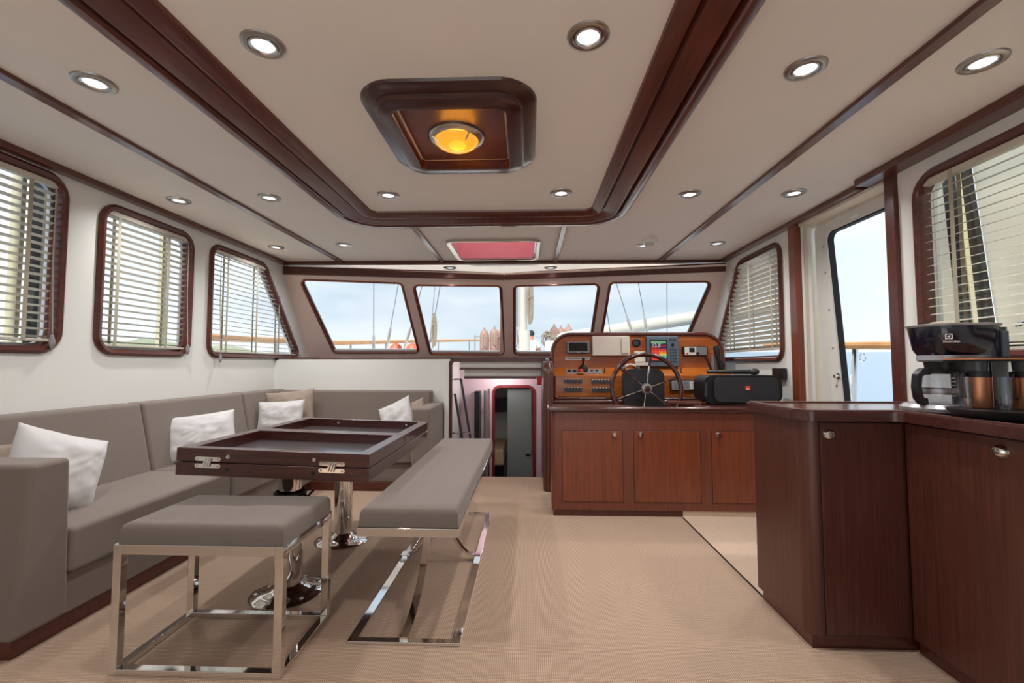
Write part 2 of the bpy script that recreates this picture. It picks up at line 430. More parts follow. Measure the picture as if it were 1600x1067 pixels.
def text(name, s, size, m, parent, pos, rot, ext=.0006):
    cu = bpy.data.curves.new(name, 'FONT'); cu.body = s; cu.size = size; cu.align_x = 'CENTER'; cu.align_y = 'CENTER'; cu.extrude = ext
    t = bpy.data.objects.new(name+'_tmp', cu); COL.objects.link(t)
    bpy.context.view_layer.update()
    me = bpy.data.meshes.new_from_object(t.evaluated_get(bpy.context.evaluated_depsgraph_get()))
    bpy.data.objects.remove(t)
    me.materials.clear(); me.materials.append(M[m])
    o = bpy.data.objects.new(name, me); COL.objects.link(o); o.parent = parent
    o.location = Vector(pos)-ORI[parent.name]; o.rotation_euler = rot
    ORI[o.name] = ORI[parent.name]
    return o

# ================================================================== SETTING
XL, XR, ZC, ZS = -2.64, 2.07, 2.21, 1.16
YB = -1.6
LW = lambda y, z, w_: Vector((XL-w_, y, z))      # left wall, w outwards
RW = lambda y, z, w_: Vector((XR+w_, y, z))
CE = lambda x, y, w_: Vector((x, y, ZC-w_))      # ceiling, w down

# floor (carpet), with the companionway left open
struct('floor', P([(XL, YB), (XR, YB), (XR, 4.47), (XL, 4.47)], [], XY, -.03, 0), 'carpet')
pl = struct('floor_helm_panel', P([(1.115, 2.23), (2.06, 2.23), (2.06, 3.36), (1.115, 3.36)], [], XY, .001, .006), 'carpet')
struct('trim_1', B(1.108, 1.115, 2.17, 3.33, -.002, .005), 'rubber')

# --- left windows: outline polygons in (y,z)
WIN_L = [rrect(1.30, 2.40, ZS+.035, 2.13, .09), rrect(2.655, 3.365, ZS+.035, 2.09, .09),
         rpoly([(3.615, ZS+.035), (5.06, ZS+.035), (4.34, 2.09), (3.615, 2.09)], [.08, .05, .12, .08])]
WIN_R = [rrect(1.15, 2.40, ZS+.0, 2.07, .10), rpoly([(3.72, ZS+.0), (5.02, ZS+.0), (4.40, 2.09), (3.72, 2.09)], [.08, .05, .12, .08])]
struct('wall_left', P([(YB, -.02), (5.33, -.02), (5.33, 1.2), (4.70, 2.26), (YB, 2.26)], WIN_L, LW, 0, .07), 'wall')
struct('wall_right', P([(YB, -.02), (2.60, -.02), (2.60, 2.26), (YB, 2.26)], WIN_R[:1], RW, 0, .09), 'wall')
struct('wall_right_forward', P([(3.46, -.02), (5.33, -.02), (5.33, 1.2), (4.72, 2.26), (3.46, 2.26)], WIN_R[1:], RW, 0, .09), 'wall')
struct('wall_right_header', B(XR, XR+.09, 2.60, 3.46, 2.175, 2.26), 'cream')
# aft bulkhead behind the camera, unseen; wide openings shaped to let daylight in
BW = lambda x, z, w_: Vector((x, YB-w_, z))
struct('wall_back', P([(XL, -.02), (XR, -.02), (XR, 2.26), (XL, 2.26)], [rrect(-2.45, -1.5, .7, 2.08, .08), rrect(-1.4, .9, .04, 2.1, .08), rrect(1.0, 1.95, .9, 2.08, .08)], BW, 0, .07), 'wall')

def ring(path, fr=.035, out=.022, back=.05):
    # rounded timber surround: overlaps the wall by fr, stands out into the room, lines the opening
    return [(-.006, back), (-.006, -out*.5), (.0, -out), (fr*.55, -out-.004), (fr, -out*.6), (fr, .002)], path
def window(name, path, f, glass_w=.055, sash=True, sm='silver'):
    prof, pth = ring(path)
    fr = struct(name, SW(pth, prof, f), 'mahoy')
    if sash:
        o = obj('sash', SW(pth, [(-.006, .06), (-.006, .04), (-.022, .04), (-.022, .06)], f, pclosed=True), sm, fr)
    obj('pane', P([(p[0], p[1]) for p in pth], [], f, glass_w-.002, glass_w+.002), 'glass', fr)
    return fr
window('window_1', WIN_L[0], LW); window('window_2', WIN_L[1], LW); window('window_3', WIN_L[2], LW)
window('window_8', WIN_R[1], RW); window('window_9', WIN_R[0], RW, .07, False)

# --- windshield: two planes meeting on the centreline, four panes
def wplane(T0, T1, B1):
    T0, T1, B1 = map(Vector, (T0, T1, B1))
    e1 = (T1-T0).normalized(); n = e1.cross(B1-T1).normalized()
    if n.y < 0: n = -n
    e2 = n.cross(e1)
    if e2.z < 0: e2 = -e2
    f = lambda u, v, w_: T1+e1*u+e2*v+n*w_
    inv = lambda p: ((Vector(p)-T1).dot(e1), (Vector(p)-T1).dot(e2))
    return f, inv
WSL = wplane((XL, 4.72, 2.1), (-.27, 5.1, 2.1), (-.27, 5.7, 1.2))
WSR = wplane((XR, 4.72, 2.1), (-.27, 5.1, 2.1), (-.27, 5.7, 1.2))
PANES = [(WSL, [(-2.504, 4.786, 2.034), (-1.422, 4.97, 2.018), (-1.345, 5.493, 1.252), (-2.343, 5.335, 1.248)]),
         (WSL, [(-1.305, 5.0, 2.001), (-.311, 5.151, 2.014), (-.301, 5.674, 1.231), (-1.216, 5.524, 1.236)]),
         (WSR, [(-.162, 5.142, 2.011), (.801, 4.993, 2.0), (.744, 5.518, 1.227), (-.178, 5.665, 1.231)]),
         (WSR, [(.91, 4.969, 2.01), (1.966, 4.812, 1.987), (1.80, 5.33, 1.234), (.857, 5.494, 1.234)])]
hol = [rpoly([pl_[1](q) for q in pts], .055) for pl_, pts in PANES]
for nm, pl_, T0, hs in (('wall_front_port', WSL, (XL-.05, 4.712, 2.1), hol[:2]), ('wall_front_starboard', WSR, (XR+.05, 4.712, 2.1), hol[2:])):
    f, inv = pl_
    t = inv((T0[0], T0[1], 2.1)); 
    up = .055; dn = -1.17
    out = [(t[0], dn), (0, dn), (0, up), (t[0], up)]
    struct(nm, P(out, hs, f, 0, .05), 'front')
for i, (h_, (pl_, pts)) in enumerate(zip(hol, PANES)):
    f = pl_[0]
    wnd = struct('window_%d' % (i+4), SW(h_, [(-.008, .045), (-.008, -.004), (-.002, -.009), (.008, -.009), (.013, -.004), (.013, .002)], f), 'fcop')
    q = [Vector(pl_[1](c)) for c in pts]
    obj('sill_ledge', P([(q[3].x, q[3].y-.005), (q[2].x, q[2].y-.005), (q[2].x, q[2].y+.035), (q[3].x, q[3].y+.035)], [], f, .012, .04), 'white', wnd)
    obj('bezel', SW(h_, [(-.020, .05), (-.020, .02), (-.007, .012), (-.007, .05)], f, pclosed=True), 'maho', wnd)
    obj('pane', P(h_, [], f, .03, .034), 'glass', wnd)
fl_, fr_ = WSL[0], WSR[0]
bm = bmesh.new()
hexa(bm, [fl_(0, -1.17, .0), fr_(0, -1.17, .0), fr_(0, -1.17, .05), fl_(0, -1.17, .05), fl_(0, .055, .0), fr_(0, .055, .0), fr_(0, .055, .05), fl_(0, .055, .05)])
bmesh.ops.recalc_face_normals(bm, faces=bm.faces)
struct('wall_front_centre', bm, 'front')
# --- shelf under the windshield and front panel behind the dinette
struct('floor_dash_shelf', P([(XL, 4.6), (-.77, 4.6), (-.77, 4.62), (.2, 4.62), (.2, 4.6), (XR, 4.6), (XR, 5.32), (-.25, 5.72), (XL, 5.32)], [], XY, 1.14, 1.165), 'maho')
struct('wall_front', P(rpoly([(-2.64, 0), (-.80, 0), (-.80, 1.165), (-2.64, 1.165)], [0, 0, 0, .07]), [], lambda u, v, w_: Vector((u, 4.58+w_, v)), 0, .04), 'wall')
struct('trim_6', B(XL+.02, XR, 4.575, 4.63, 1.162, 1.178), 'maho', bevel=.004)
# timber post on the left edge and head of the companionway
struct('trim_7', SW([(-.79, -.02), (-.79, 1.165), (.16, 1.165)][::-1] and rpoly([(-.79, 0), (-.79, 1.15), (.16, 1.15), (.16, 1.14)], [0, .05, 0, 0])[:9], [(-.018, .0), (-.018, -.03), (.018, -.03), (.018, .0)], lambda u, v, w_: Vector((u, 4.57+w_, v)), closed=False, pclosed=True), 'maho')

# --- ceiling
HATCH = rrect(-.70, .075, 3.93, 4.60, .06)
struct('ceiling', P([(XL, YB), (XR, YB), (XR, 4.80), (XL, 4.72)], [HATCH], CE, -.04, 0), 'ceil')
bm = bmesh.new()
v = [bm.verts.new(p) for p in ((XL, 4.72, ZC-.008), (XR, 4.80, ZC-.008), (XR, 4.82, 2.165), (-.27, 5.12, 2.145), (XL, 4.72, 2.16))]
bm.faces.new([v[0], v[1], v[3]]); bm.faces.new([v[0], v[3], v[4]]); bm.faces.new([v[1], v[2], v[3]])
for vv in list(bm.verts): pass
bmesh.ops.solidify(bm, geom=bm.faces[:], thickness=-.01)
struct('ceiling_soffit', bm, 'ceil')
# big cornice ring of the raised centre panel
prof = [(0, 0), (.004, .012), (.05, .036), (.062, .036), (.066, .006), (.076, .004), (.082, .016), (.088, .024), (.165, .048), (.172, .048), (.176, .010), (.190, .008), (.196, .040), (.206, .052), (.232, .054), (.246, .046), (.256, .028), (.26, 0)]
struct('trim_8', SW(rrect(-1.125, .45, -.9, 3.15, .05, 6), prof, CE), 'mahoy')
def bar(name, a, b, wd=.03, h=.018, m='mahoy', z=ZC):
    a = Vector(a); b = Vector(b); d = (b-a).normalized(); s = Vector((-d.y, d.x))*wd
    q = [a+s, a-s, b-s, b+s]
    return struct(name, P([(p.x, p.y) for p in q], [], lambda u, v, w_: Vector((u, v, z-w_)), 0, h), m, bevel=.005)
bar('trim_9', (-1.995, YB), (-1.995, 4.73), .028)
bar('trim_10', (1.40, YB), (1.40, 4.79), .028)
bar('trim_11', (-.915, 3.42), (-.915, 4.73), .022)
bar('trim_12', (.29, 3.42), (.29, 4.78), .022)
bar('trim_13', (XL, 4.70), (XR, 4.78), .035, .03, 'maho')
bar('trim_14', (XL+.025, YB), (XL+.025, 4.72), .028, .035)
bar('trim_15', (XR-.025, 2.78), (XR-.025, 4.77), .028, .035)
bar('trim_16', (XR-.05, YB), (XR-.05, 2.72), .055, .04)
# windshield head trim following the bow of the glass
for nm, x0, y0 in (('trim_17', XL, 4.70), ('trim_18', XR, 4.72)):
    a = Vector((x0, y0)); b = Vector((-.27, 5.10)); d = (b-a).normalized(); s = Vector((-d.y, d.x))*.02
    q = [a+s, a-s, b-s, b+s]
    struct(nm, P([(p.x, p.y) for p in q], [], XY, 2.075, 2.165), 'maho', bevel=.012)
# timber post ahead of the side door, and the door post
struct('trim_19', B(XR-.03, XR+.02, 3.455, 3.555, 0, ZC), 'post', bevel=.012)
struct('trim_20', B(XR-.02, XR+.16, 2.535, 2.615, .0, 2.18), 'maho', bevel=.012)

# --- open side doorway (starboard): jamb, white frame with rubber seal
bm = bmesh.new()
hexa(bm, [(2.10, 3.44, 0), (2.24, 3.44, 0), (2.24, 3.75, 0), (2.16, 3.75, 0), (2.10, 3.44, 2.2), (2.24, 3.52, 2.2), (2.24, 3.75, 2.2), (2.16, 3.75, 2.2)])
struct('wall_right_jamb', bm, 'cream')
struct('ceiling_doorway', B(XR, 2.26, 2.60, 3.55, 2.155, 2.20), 'cream')
DF = lambda y, z, w_: Vector((2.20+w_, y, z))
outl = rpoly([(2.5, -.05), (3.43, -.05), (3.475, 2.16), (2.5, 2.16)], [0, 0, .06, 0])
inn = rpoly([(2.56, .03), (3.155, .03), (3.35, 2.075), (2.56, 2.075)], [.03, .03, .06, .03])
dr = struct('door_1', P(outl, [inn], DF, 0, .05), 'white')
obj('seal', SW(inn, [(-.010, .012), (-.010, .05), (.004, .05), (.004, .012)], DF, pclosed=True), 'rubber', dr)
for z in (.62, .95, 1.22, 1.50, 1.78, 1.98):
    y = 3.245+(z-.85)*.09+.035
    obj('screw', LA([(0, -.004), (.008, -.003), (.009, 0)], (2.20, y, z), 12, 'X'), 'steel', dr)
obj('latch', LA([(0, -.03), (.012, -.03), (.012, -.008), (.024, -.006), (.024, 0)], (2.20, 3.235+.03, 1.02), 16, 'X'), 'chrome', dr)
obj('hook', B(2.17, 2.20, 3.0, 3.06, 2.09, 2.105), 'white', dr, bevel=.004)

# --- companionway well going down forward
struct('floor_lower', B(-1.0, .45, 4.47, 6.6, -1.05, -1.0), 'cab')
struct('wall_well_left', B(-.84, -.80, 4.50, 5.30, -1.0, 1.14), 'wall')
struct('wall_well_right', B(.16, .20, 4.45, 5.30, -1.0, 1.14), 'cab')
struct('wall_well_aft', B(-.84, .20, 4.44, 4.468, -1.0, -.031), 'cab')
BH = lambda x, z, w_: Vector((x, 5.25+w_, z))
DOORH = rrect(-.40, .065, -.95, .845, .07)
struct('wall_bulkhead', P([(-.80, -1.0), (.2, -1.0), (.2, 1.14), (-.80, 1.14)], [DOORH], BH, 0, .03), 'pinkwall')
struct('trim_21', SW(DOORH, [(-.01, .03), (-.01, -.01), (.02, -.01), (.02, 0)], BH), 'redpaint')
struct('wall_well_header', B(-.70, .16, 4.575, 4.61, 1.072, 1.14), 'wall')
struct('wall_well_header_inner', B(-.66, .16, 4.62, 4.65, .985, 1.06), 'wall')
struct('trim_22', B(-.70, .16, 4.565, 4.61, 1.050, 1.072), 'maho')
struct('trim_23', B(-.66, .16, 4.61, 4.65, .958, .985), 'maho')
struct('wall_cabin', P([(-1.2, -1.0), (.6, -1.0), (.6, 1.1), (-1.2, 1.1)], [], lambda u, v, w_: Vector((u, 6.55+w_, v)), 0, .03), 'cream')
struct('wall_cabin_left', B(-1.2, -1.17, 5.28, 6.55, -1.0, 1.1), 'cream')
struct('wall_cabin_right', B(.57, .6, 5.28, 6.55, -1.0, 1.1), 'cream')
struct('ceiling_cabin', B(-1.2, .6, 5.28, 6.58, 1.06, 1.1), 'cream')
gd = thing('cabin_door', 'grey door standing ajar inside the red edged doorway below', 'door', (-.1, 5.33, -1.0))
obj('door_leaf', B(-.245, .045, 5.32, 5.35, -.98, .83), 'gray_door', gd, bevel=.01)
obj('lower_leaf', B(-.01, .045, 5.30, 5.32, -.98, .05), 'gray_door', gd)
obj('handle', B(-.03, .03, 5.285, 5.30, .045, .065), 'black', gd)
bd = thing('bunk', 'bunk with tan bedding seen through the lower doorway', 'bed', (-.6, 5.9, -1.0))
obj('bed_base', B(-1.1, -.3, 5.6, 6.5, -.98, -.15), 'black', bd)
obj('mattress', B(-1.1, -.3, 5.6, 6.5, -.15, .05), 'mattress', bd, bevel=.03)
obj('shelf', B(-1.1, -.3, 6.2, 6.5, .45, .62), 'black', bd)
cl = bpy.data.lights.new('added_well_fill', 'POINT'); cl.energy = 4; cl.color = (1, .93, .93); cl.shadow_soft_size = .08  # made-up lamp, out of view, added to brighten the stairwell
dl = thing('added_well_light', 'added round lamp, out of view, brightening the stairwell', 'lamp', (-.3, 4.95, 1.10))
obj('lens', LA([(0, -.03), (.05, -.02), (.06, 0)], (-.3, 4.95, 1.12), 20), 'lens', dl)
lo = bpy.data.objects.new('fill_light', cl); COL.objects.link(lo); lo.parent = dl; lo.location = (0, 0, -.12)

# handrails in the well
def handrail(nm, a, b, label, r=.013, m='dgrey', br=()):
    t = thing(nm, label, 'handrail', a)
    obj('rail', T([a, b], r, 12), m, t)
    for p, q in br: obj('bracket', T([p, q], .009, 10), 'chrome', t)
    return t
handrail('stair_rail', (-.705, 4.7, .955), (-.56, 4.62, .15), 'dark slanting stair handrail on two steel brackets, further from the wood post', br=[((-.80, 4.7, .95), (-.705, 4.7, .95)), ((-.60, 4.64, .40), (-.80, 4.64, .40))])
handrail('stair_rail', (-.765, 4.68, .80), (-.64, 4.6, .15), 'dark slanting stair handrail nearest the wood post, no bracket in view')
handrail('grab_rail', (-.455, 5.2, .83), (-.455, 5.2, -.2), 'upright chrome grab rail beside the red edged doorway, slimmer inner one', .010, 'chrome', [((-.455, 5.2, .45), (-.455, 5.25, .45)), ((-.455, 5.2, .05), (-.455, 5.25, .05))])
handrail('grab_rail', (-.50, 5.18, .80), (-.50, 5.18, -.2), 'upright chrome grab rail with brown grip, next to the black cabin door edge', .012, 'steel', [((-.50, 5.18, .6), (-.50, 5.25, .6))])
o = tag(obj('wardrobe_edge', B(-.61, -.55, 5.10, 5.25, -1.0, .80), 'black'), 'black folded door leaf against the stairwell bulkhead', 'door')
o = tag(obj('alarm_box', B(.085, .16, 4.50, 4.57, .90, .985), 'red', bevel=.008), 'small red box on the side of the companionway', 'alarm')

# ================================================================== OUTSIDE
tl = math.radians(1.62)
bm = bmesh.new()
q = [bm.verts.new((x, y, 0)) for x, y in ((-9000, -9000), (9000, -9000), (9000, 9000), (-9000, 9000))]; bm.faces.new(q)
sea = struct('sea', bm, 'sea'); sea.location = (0, 0, -1.6); sea.rotation_euler = (tl, 0, 0)
# low green coast to port
bm = bmesh.new(); nx, ny = 90, 8
g = []
for i in range(nx+1):
    t = i/nx; y = -500+t*1700; row = []
    for j in range(ny+1):
        s = j/ny; x = -620-s*260-(0 if y < 700 else (y-700)*.2)
        h = (26+30*noise.noise(Vector((y*.006, s*2, 3)))+6*noise.noise(Vector((y*.05, s*9, 1))))*math.sin(s*PI*.5)**.8
        row.append(bm.verts.new((x, y, -2.5+y*math.tan(tl)+max(h, .5))))
    g.append(row)
for i in range(nx):
    for j in range(ny): bm.faces.new([g[i][j], g[i+1][j], g[i+1][j+1], g[i][j+1]])
struct('hill_coast', bm, 'hill')
# weather deck around the wheelhouse
bm = bmesh.new()
hexa(bm, [(-3.35, -2, .2), (-2.72, -2, .2), (-2.72, 5.4, .5), (-3.35, 5.4, .5), (-3.35, -2, .3), (-2.72, -2, .3), (-2.72, 5.4, .6), (-3.35, 5.4, .6)])
hexa(bm, [(2.26, -2, .0), (3.1, -2, .0), (3.1, 5.4, .3), (2.26, 5.4, .3), (2.26, -2, .1), (3.1, -2, .1), (3.1, 5.4, .4), (2.26, 5.4, .4)])
hexa(bm, [(-3.35, 5.85, .9), (3.1, 5.85, .9), (1.2, 17, 1.1), (-1.4, 17, 1.1), (-3.35, 5.85, 1.0), (3.1, 5.85, 1.0), (1.2, 17, 1.22), (-1.4, 17, 1.22)])
struct('floor_deck', bm, 'deck')
struct('floor_bounce_deck', B(-3.3, 3.0, -6.5, -1.72, -.12, -.04), 'deck')  # unseen aft deck, added to bounce sunlight up to the ceiling
# port rail with teak cap
rr_ = thing('deck_rail', 'teak capped guard rail running forward along the port deck edge', 'railing', (-3.0, 7, .95))
rail_pts = [(-3.12, 4.0, 1.36), (-3.067, 7, 1.447), (-2.95, 9, 1.565), (-2.80, 11, 1.69), (-2.35, 13, 1.81), (-1.636, 15, 1.935), (-.6, 16.6, 2.03), (.2, 16.9, 2.05)]
obj('cap_rail', T(rail_pts, .035, 8), 'teak', rr_)
for x, y, z in ((-3.05, 7.6, 1.48), (-2.99, 9.3, 1.58), (-2.5, 12.4, 1.77), (-1.9, 14.4, 1.9), (-3.1, 5.4, 1.40)):
    obj('stanchion', T([(x, y, .9), (x, y, z)], .02, 8), 'steel', rr_)
r2 = thing('deck_rail', 'teak capped guard rail on an angled steel stanchion outside the open door', 'railing', (3.0, 4.2, .35))
obj('cap_rail', T([(3.02, 5.8, 1.345), (3.0, 4.439, 1.287), (3.0, 3.826, 1.262), (3.0, 2.2, 1.20), (3.0, .2, 1.12)], .034, 8), 'teak', r2)
obj('stanchion', T([(3.0, 4.22, 1.25), (3.0, 4.31, .35)], .025, 10), 'chrome', r2)
obj('stanchion', T([(3.0, 2.3, 1.18), (3.0, 2.35, .25)], .025, 10), 'chrome', r2)
obj('ring', T([(3.0+.0, 4.13+.035*math.cos(a), 1.17+.035*math.sin(a)) for a in [k*2*PI/12 for k in range(12)]], .006, 6, closed=True), 'chrome', r2)
o = tag(obj('bulwark_gate', P(rrect(4.28, 4.60, .25, 1.10, .12), [], lambda u, v, w_: Vector((2.92+w_, u, v)), 0, .05), 'white'), 'white rounded bulwark panel beside the door opening', 'panel')
# mast
ms = thing('mast', 'white mast rising from the foredeck', 'mast', (-.1, 9, .95))
obj('mast_tube', T([(-.105, 9, .95), (-.105, 9, 9)], .085, 20), 'spar', ms)
obj('mast_foot', T([(-.09, 9, .95), (-.09, 9, 1.80)], .13, 20), 'spar', ms)
obj('spar', T([(-.235, 8.9, 1.85), (-.235, 8.9, 6)], .035, 12), 'steel', ms)
obj('halyard', T([(-.31, 8.85, 1.2), (-.31, 8.85, 6)], .01, 6), 'wire', ms)
obj('halyard', T([(-.22, 8.85, 1.8), (-.20, 8.83, 1.55), (-.26, 8.83, 1.4), (-.3, 8.85, 1.6)], .008, 6), 'wire', ms)
def coil(name, cx, cy, z0, z1, rx, n, label):
    t = thing(name, label, 'rope', (cx, cy, z0))
    bm = bmesh.new()
    for k in range(n):
        a = random.uniform(-1, 1)*rx*.45; d = random.uniform(-.04, .04); zz = z0+random.uniform(0, .15)*(z1-z0); zt = z1-random.uniform(0, .1)*(z1-z0)
        wv = rx*random.uniform(.4, 1)
        tube(bm, [(cx+a+wv*math.sin(q)*.8, cy+d, (zz+zt)/2+(zt-zz)/2*math.cos(q)) for q in [i*2*PI/20 for i in range(20)]], .012, 6, closed=True)
    obj('loops', bm, 'rope', t)
    tb = (z0*.35+z1*.65)
    obj('lashing', T([(cx+rx*.8*math.cos(q), cy+.05*math.sin(q), tb+.03*math.sin(q*3)) for q in [i*2*PI/14 for i in range(14)]], .014, 6, closed=True), 'rope', t)
    return t
coil('rope_coil', .05, 8.9, 1.85, 2.75, .07, 9, 'pale rope coil hanging on the mast')
coil('rope_coil', -1.68, 7.95, 1.40, 2.03, .045, 8, 'pale rope coil lashed to a shroud behind the second front window')
coil('rope_coil', .45, 10, 1.5, 1.86, .14, 10, 'round tangle of pale rope behind the helm side of the mast')
# boom
bo = thing('boom', 'large white spar with a rounded end slanting over the foredeck', 'boom', (.6, 9, 1.6))
obj('boom_tube', T([(.75, 11.27, 1.77), (.775, 11.25, 1.775), (.87, 11.19, 1.79), (3.62, 9.38, 2.10), (5.4, 8.25, 2.30)], [.04, .09, .13, .135, .135], 16), 'spar', bo)
obj('boom_crutch', T([(1.12, 11.03, 1.0), (1.12, 11.03, 1.72)], .04, 10), 'spar', bo)
o = tag(obj('deck_box', B(.36, .72, 9.2, 9.6, 1.0, 1.60), 'white', bevel=.03), 'white deck box under the rounded end of the boom', 'box')
# shrouds
def wire(a, b, lab, tb=True, r=.008):
    a, b = Vector(a), Vector(b); d = (a-b)
    t = thing('shroud', lab, 'rigging wire', b)
    obj('wire_rope', T([b, a+d*1.4], r, 6), 'wire', t)
    if tb: obj('turnbuckle', T([b, b+d.normalized()*.06, b+d.normalized()*.09, b+d.normalized()*.42, b+d.normalized()*.45, b+d.normalized()*.55], [.01, .018, .028, .028, .014, .012], 8), 'steel', t)
wire((-2.806, 8, 2.581), (-2.787, 8, 1.2), 'upright rigging wire with turnbuckle in the port front window')
wire((-2.348, 8, 2.613), (-2.56, 8, 1.33), 'slanting rigging wire with turnbuckle right of the upright one')
wire((-1.913, 8, 2.552), (-2.24, 8, 1.33), 'slanting rigging wire crossing from first to second front window')
wire((-1.586, 8, 2.55), (-1.76, 8, 1.5), 'slanting rigging wire the rope coil hangs from', False)
wire((-1.70, 8.1, 2.6), (-1.80, 8.1, 1.4), 'thin wire just beside the rope coil in the second front window', False, .005)
wire((1.568, 8, 2.587), (1.90, 8, 1.50), 'leftmost slanting wire in the fourth front window, above the monitor')
wire((1.964, 8, 2.584), (2.14, 8, 1.50), 'middle slanting wire in the fourth front window')
wire((2.472, 8, 2.581), (2.455, 8, 1.2), 'upright wire in the fourth front window', False)
wire((1.40, 8, 2.1), (1.485, 8, 1.5), 'short wire beside the mullion of the fourth front window', False)
# fenders
FG = 'brown fenders standing along the foredeck rail'
def fender_mesh(r, h):
    return LA([(0, 0), (r*.5, .01), (r*.95, .1), (r, .2), (r, h*.72), (r*.92, h*.84), (r*.68, h*.93), (r*.3, h*.98), (r*.2, h), (r*.2, h+.05), (0, h+.06)], (0, 0, 0), 20)
fpos = [(-1.27, 13, 1.36, 'left of the group beside the centre post'), (-.99, 13.1, 1.40, 'second along, with a rope loop over it'), (-.80, 13.35, 1.38, 'close to the centre post'), (-.70, 12.8, 1.18, 'shortest and pinkest, low against the centre post'),
        (.76, 13, 1.45, 'left of the trio over the boom'), (.97, 13.2, 1.42, 'middle and lowest of the trio over the boom'), (1.17, 13, 1.45, 'nearest the boom of the trio')]
f0 = None
for i, (x, y, z, l) in enumerate(fpos):
    lab = 'brown fender '+l
    if f0 is None:
        f0 = thing('fender', lab, 'fender', (0, 0, 0), FG); obj('body', fender_mesh(.135, .78), 'fender', f0)
        obj('lanyard', T([(0, -.02, .84), (.03, -.15, .6), (.05, -.15, .25), (-.03, -.15, .3), (-.02, -.14, .6), (0, -.02, .83)], .012, 6), 'rope', f0)
        f0.location = (x, y, z); ORI[f0.name] = Vector((0, 0, 0))
    else: copy_tree(f0, (x, y, z), lab)
br = thing('bow_rail', 'thin steel rail with white lines holding the brown fenders', 'railing', (-1, 12.8, 1.2))
for z in (1.9, 1.5): obj('line', T([(-1.5, 12.6, z), (-.4, 12.6, z)], .012, 6), 'rope', br)
for z in (1.9,): obj('line', T([(.2, 12.6, z), (1.5, 12.6, z)], .012, 6), 'wire', br)
obj('post', T([(-1.5, 12.6, 1.1), (-1.5, 12.6, 1.95)], .02, 8), 'steel', br); obj('post', T([(1.5, 12.6, 1.1), (1.5, 12.6, 1.95)], .02, 8), 'steel', br)
for px_, l in ((-2.98, 'orange red buoy between the turnbuckles, further left'), (-2.60, 'orange red buoy next to the first mullion')):
    o = tag(obj('buoy', LA([(0, -.14), (.1, -.1), (.15, 0), (.12, .09), (.04, .15), (0, .16)], (px_, 10, 1.44), 16), 'orange'), l, 'buoy')

# small figure on the foredeck seen from behind
def person():
    t = thing('person', 'person in a white shirt crouching by the mast, seen from behind', 'person', (.08, 13, 1.2))
    def skin(name, J, E, m, sub=1):
        bm = bmesh.new(); vs = [bm.verts.new(Vector(p)+Vector((.08, 13, 1.2))) for p, r in J]
        for a, b in E: bm.edges.new((vs[a], vs[b]))
        o = obj(name, bm, m, t, smooth=False)
        s = o.modifiers.new('skin', 'SKIN')
        for i, (p, r) in enumerate(J): o.data.skin_vertices[0].data[i].radius = (r, r)
        o.data.skin_vertices[0].data[0].use_root = True
        s.use_smooth_shade = True
        q = o.modifiers.new('sub', 'SUBSURF'); q.levels = 2; q.render_levels = 2
        return o
    J = [((0, 0, .16), .14), ((0, .05, .34), .13), ((0, .08, .52), .15), ((0, .1, .62), .06), ((0, .12, .70), .085), ((0, .13, .79), .10), ((0, .13, .86), .07),
         ((-.16, .08, .54), .055), ((-.24, .15, .34), .042), ((-.14, .34, .26), .035), ((-.10, .40, .25), .03),
         ((.16, .08, .54), .055), ((.26, .12, .34), .042), ((.30, .30, .20), .035), ((.31, .36, .18), .03),
         ((-.11, .08, .12), .09), ((-.14, .42, .40), .07), ((-.13, .40, .06), .045), ((-.13, .52, .03), .04),
         ((.11, .08, .12), .09), ((.16, .42, .40), .07), ((.15, .40, .06), .045), ((.15, .52, .03), .04)]
    E = [(0,1),(1,2),(2,3),(3,4),(4,5),(5,6),(2,7),(7,8),(8,9),(9,10),(2,11),(11,12),(12,13),(13,14),(0,15),(15,16),(16,17),(17,18),(0,19),(19,20),(20,21),(21,22)]
    skin('body', J, E, 'skin')
    skin('shirt', [((0, 0, .18), .165), ((0, .05, .34), .155), ((0, .08, .52), .165), ((0, .1, .60), .085), ((-.17, .08, .54), .075), ((-.23, .13, .40), .07), ((.17, .08, .54), .075), ((.25, .11, .40), .07)],
         [(0,1),(1,2),(2,3),(2,4),(4,5),(2,6),(6,7)], 'shirt')
    obj('hair', LA([(.095, -.03), (.112, .02), (.105, .07), (.07, .115), (0, .13)], (.08, 13.12, 1.2+.79), 16), 'cap', t)
person()

# side screen outside the galley window, canvas in a black frame
cs = thing('side_screen', 'black framed cream canvas screen outside the galley window', 'screen', (2.6, 1.4, .1))
SF = lambda y, z, w_: Vector((2.50+w_, y, z))
op = rpoly([(.8, 1.22), (2.50, 1.22), (2.60, 2.32), (.8, 2.32)], .08)
obj('frame', P(rpoly([(.7, .1), (2.62, .1), (2.76, 2.5), (.7, 2.5)], .04), [op], SF, 0, .03), 'black', cs)
obj('canvas', P(op, [], SF, .035, .04), 'canvas', cs)
obj('catch', T([(2.49, 2.36, 1.30), (2.45, 2.30, 1.31), (2.45, 2.18, 1.33)], .012, 8), 'chrome', cs)
obj('edge_tape', T([(2.49, 2.545, .9), (2.49, 2.64, 2.35)], .02, 4, rect=(.016, .004)), 'goldedge', cs)
obj('side_curtain', P([(2.70, .3), (3.0, .3), (3.0, 2.4), (2.80, 2.4)], [], SF, .05, .055), 'canvas', cs)
o = tag(obj('awning_pole', T([(-3.15, 2.61, .3), (-3.15, 2.61, 2.7)], .028, 12), 'goldedge'), 'pale yellow awning pole outside the nearest port window', 'pole')
fl = thing('folded_screen', 'dark folded screen stowed outside the nearest port window', 'screen', (-3.1, 2.9, .35))
obj('leaf', B(-3.17, -3.13, 2.68, 2.75, .35, 2.4), 'black', fl, bevel=.02)
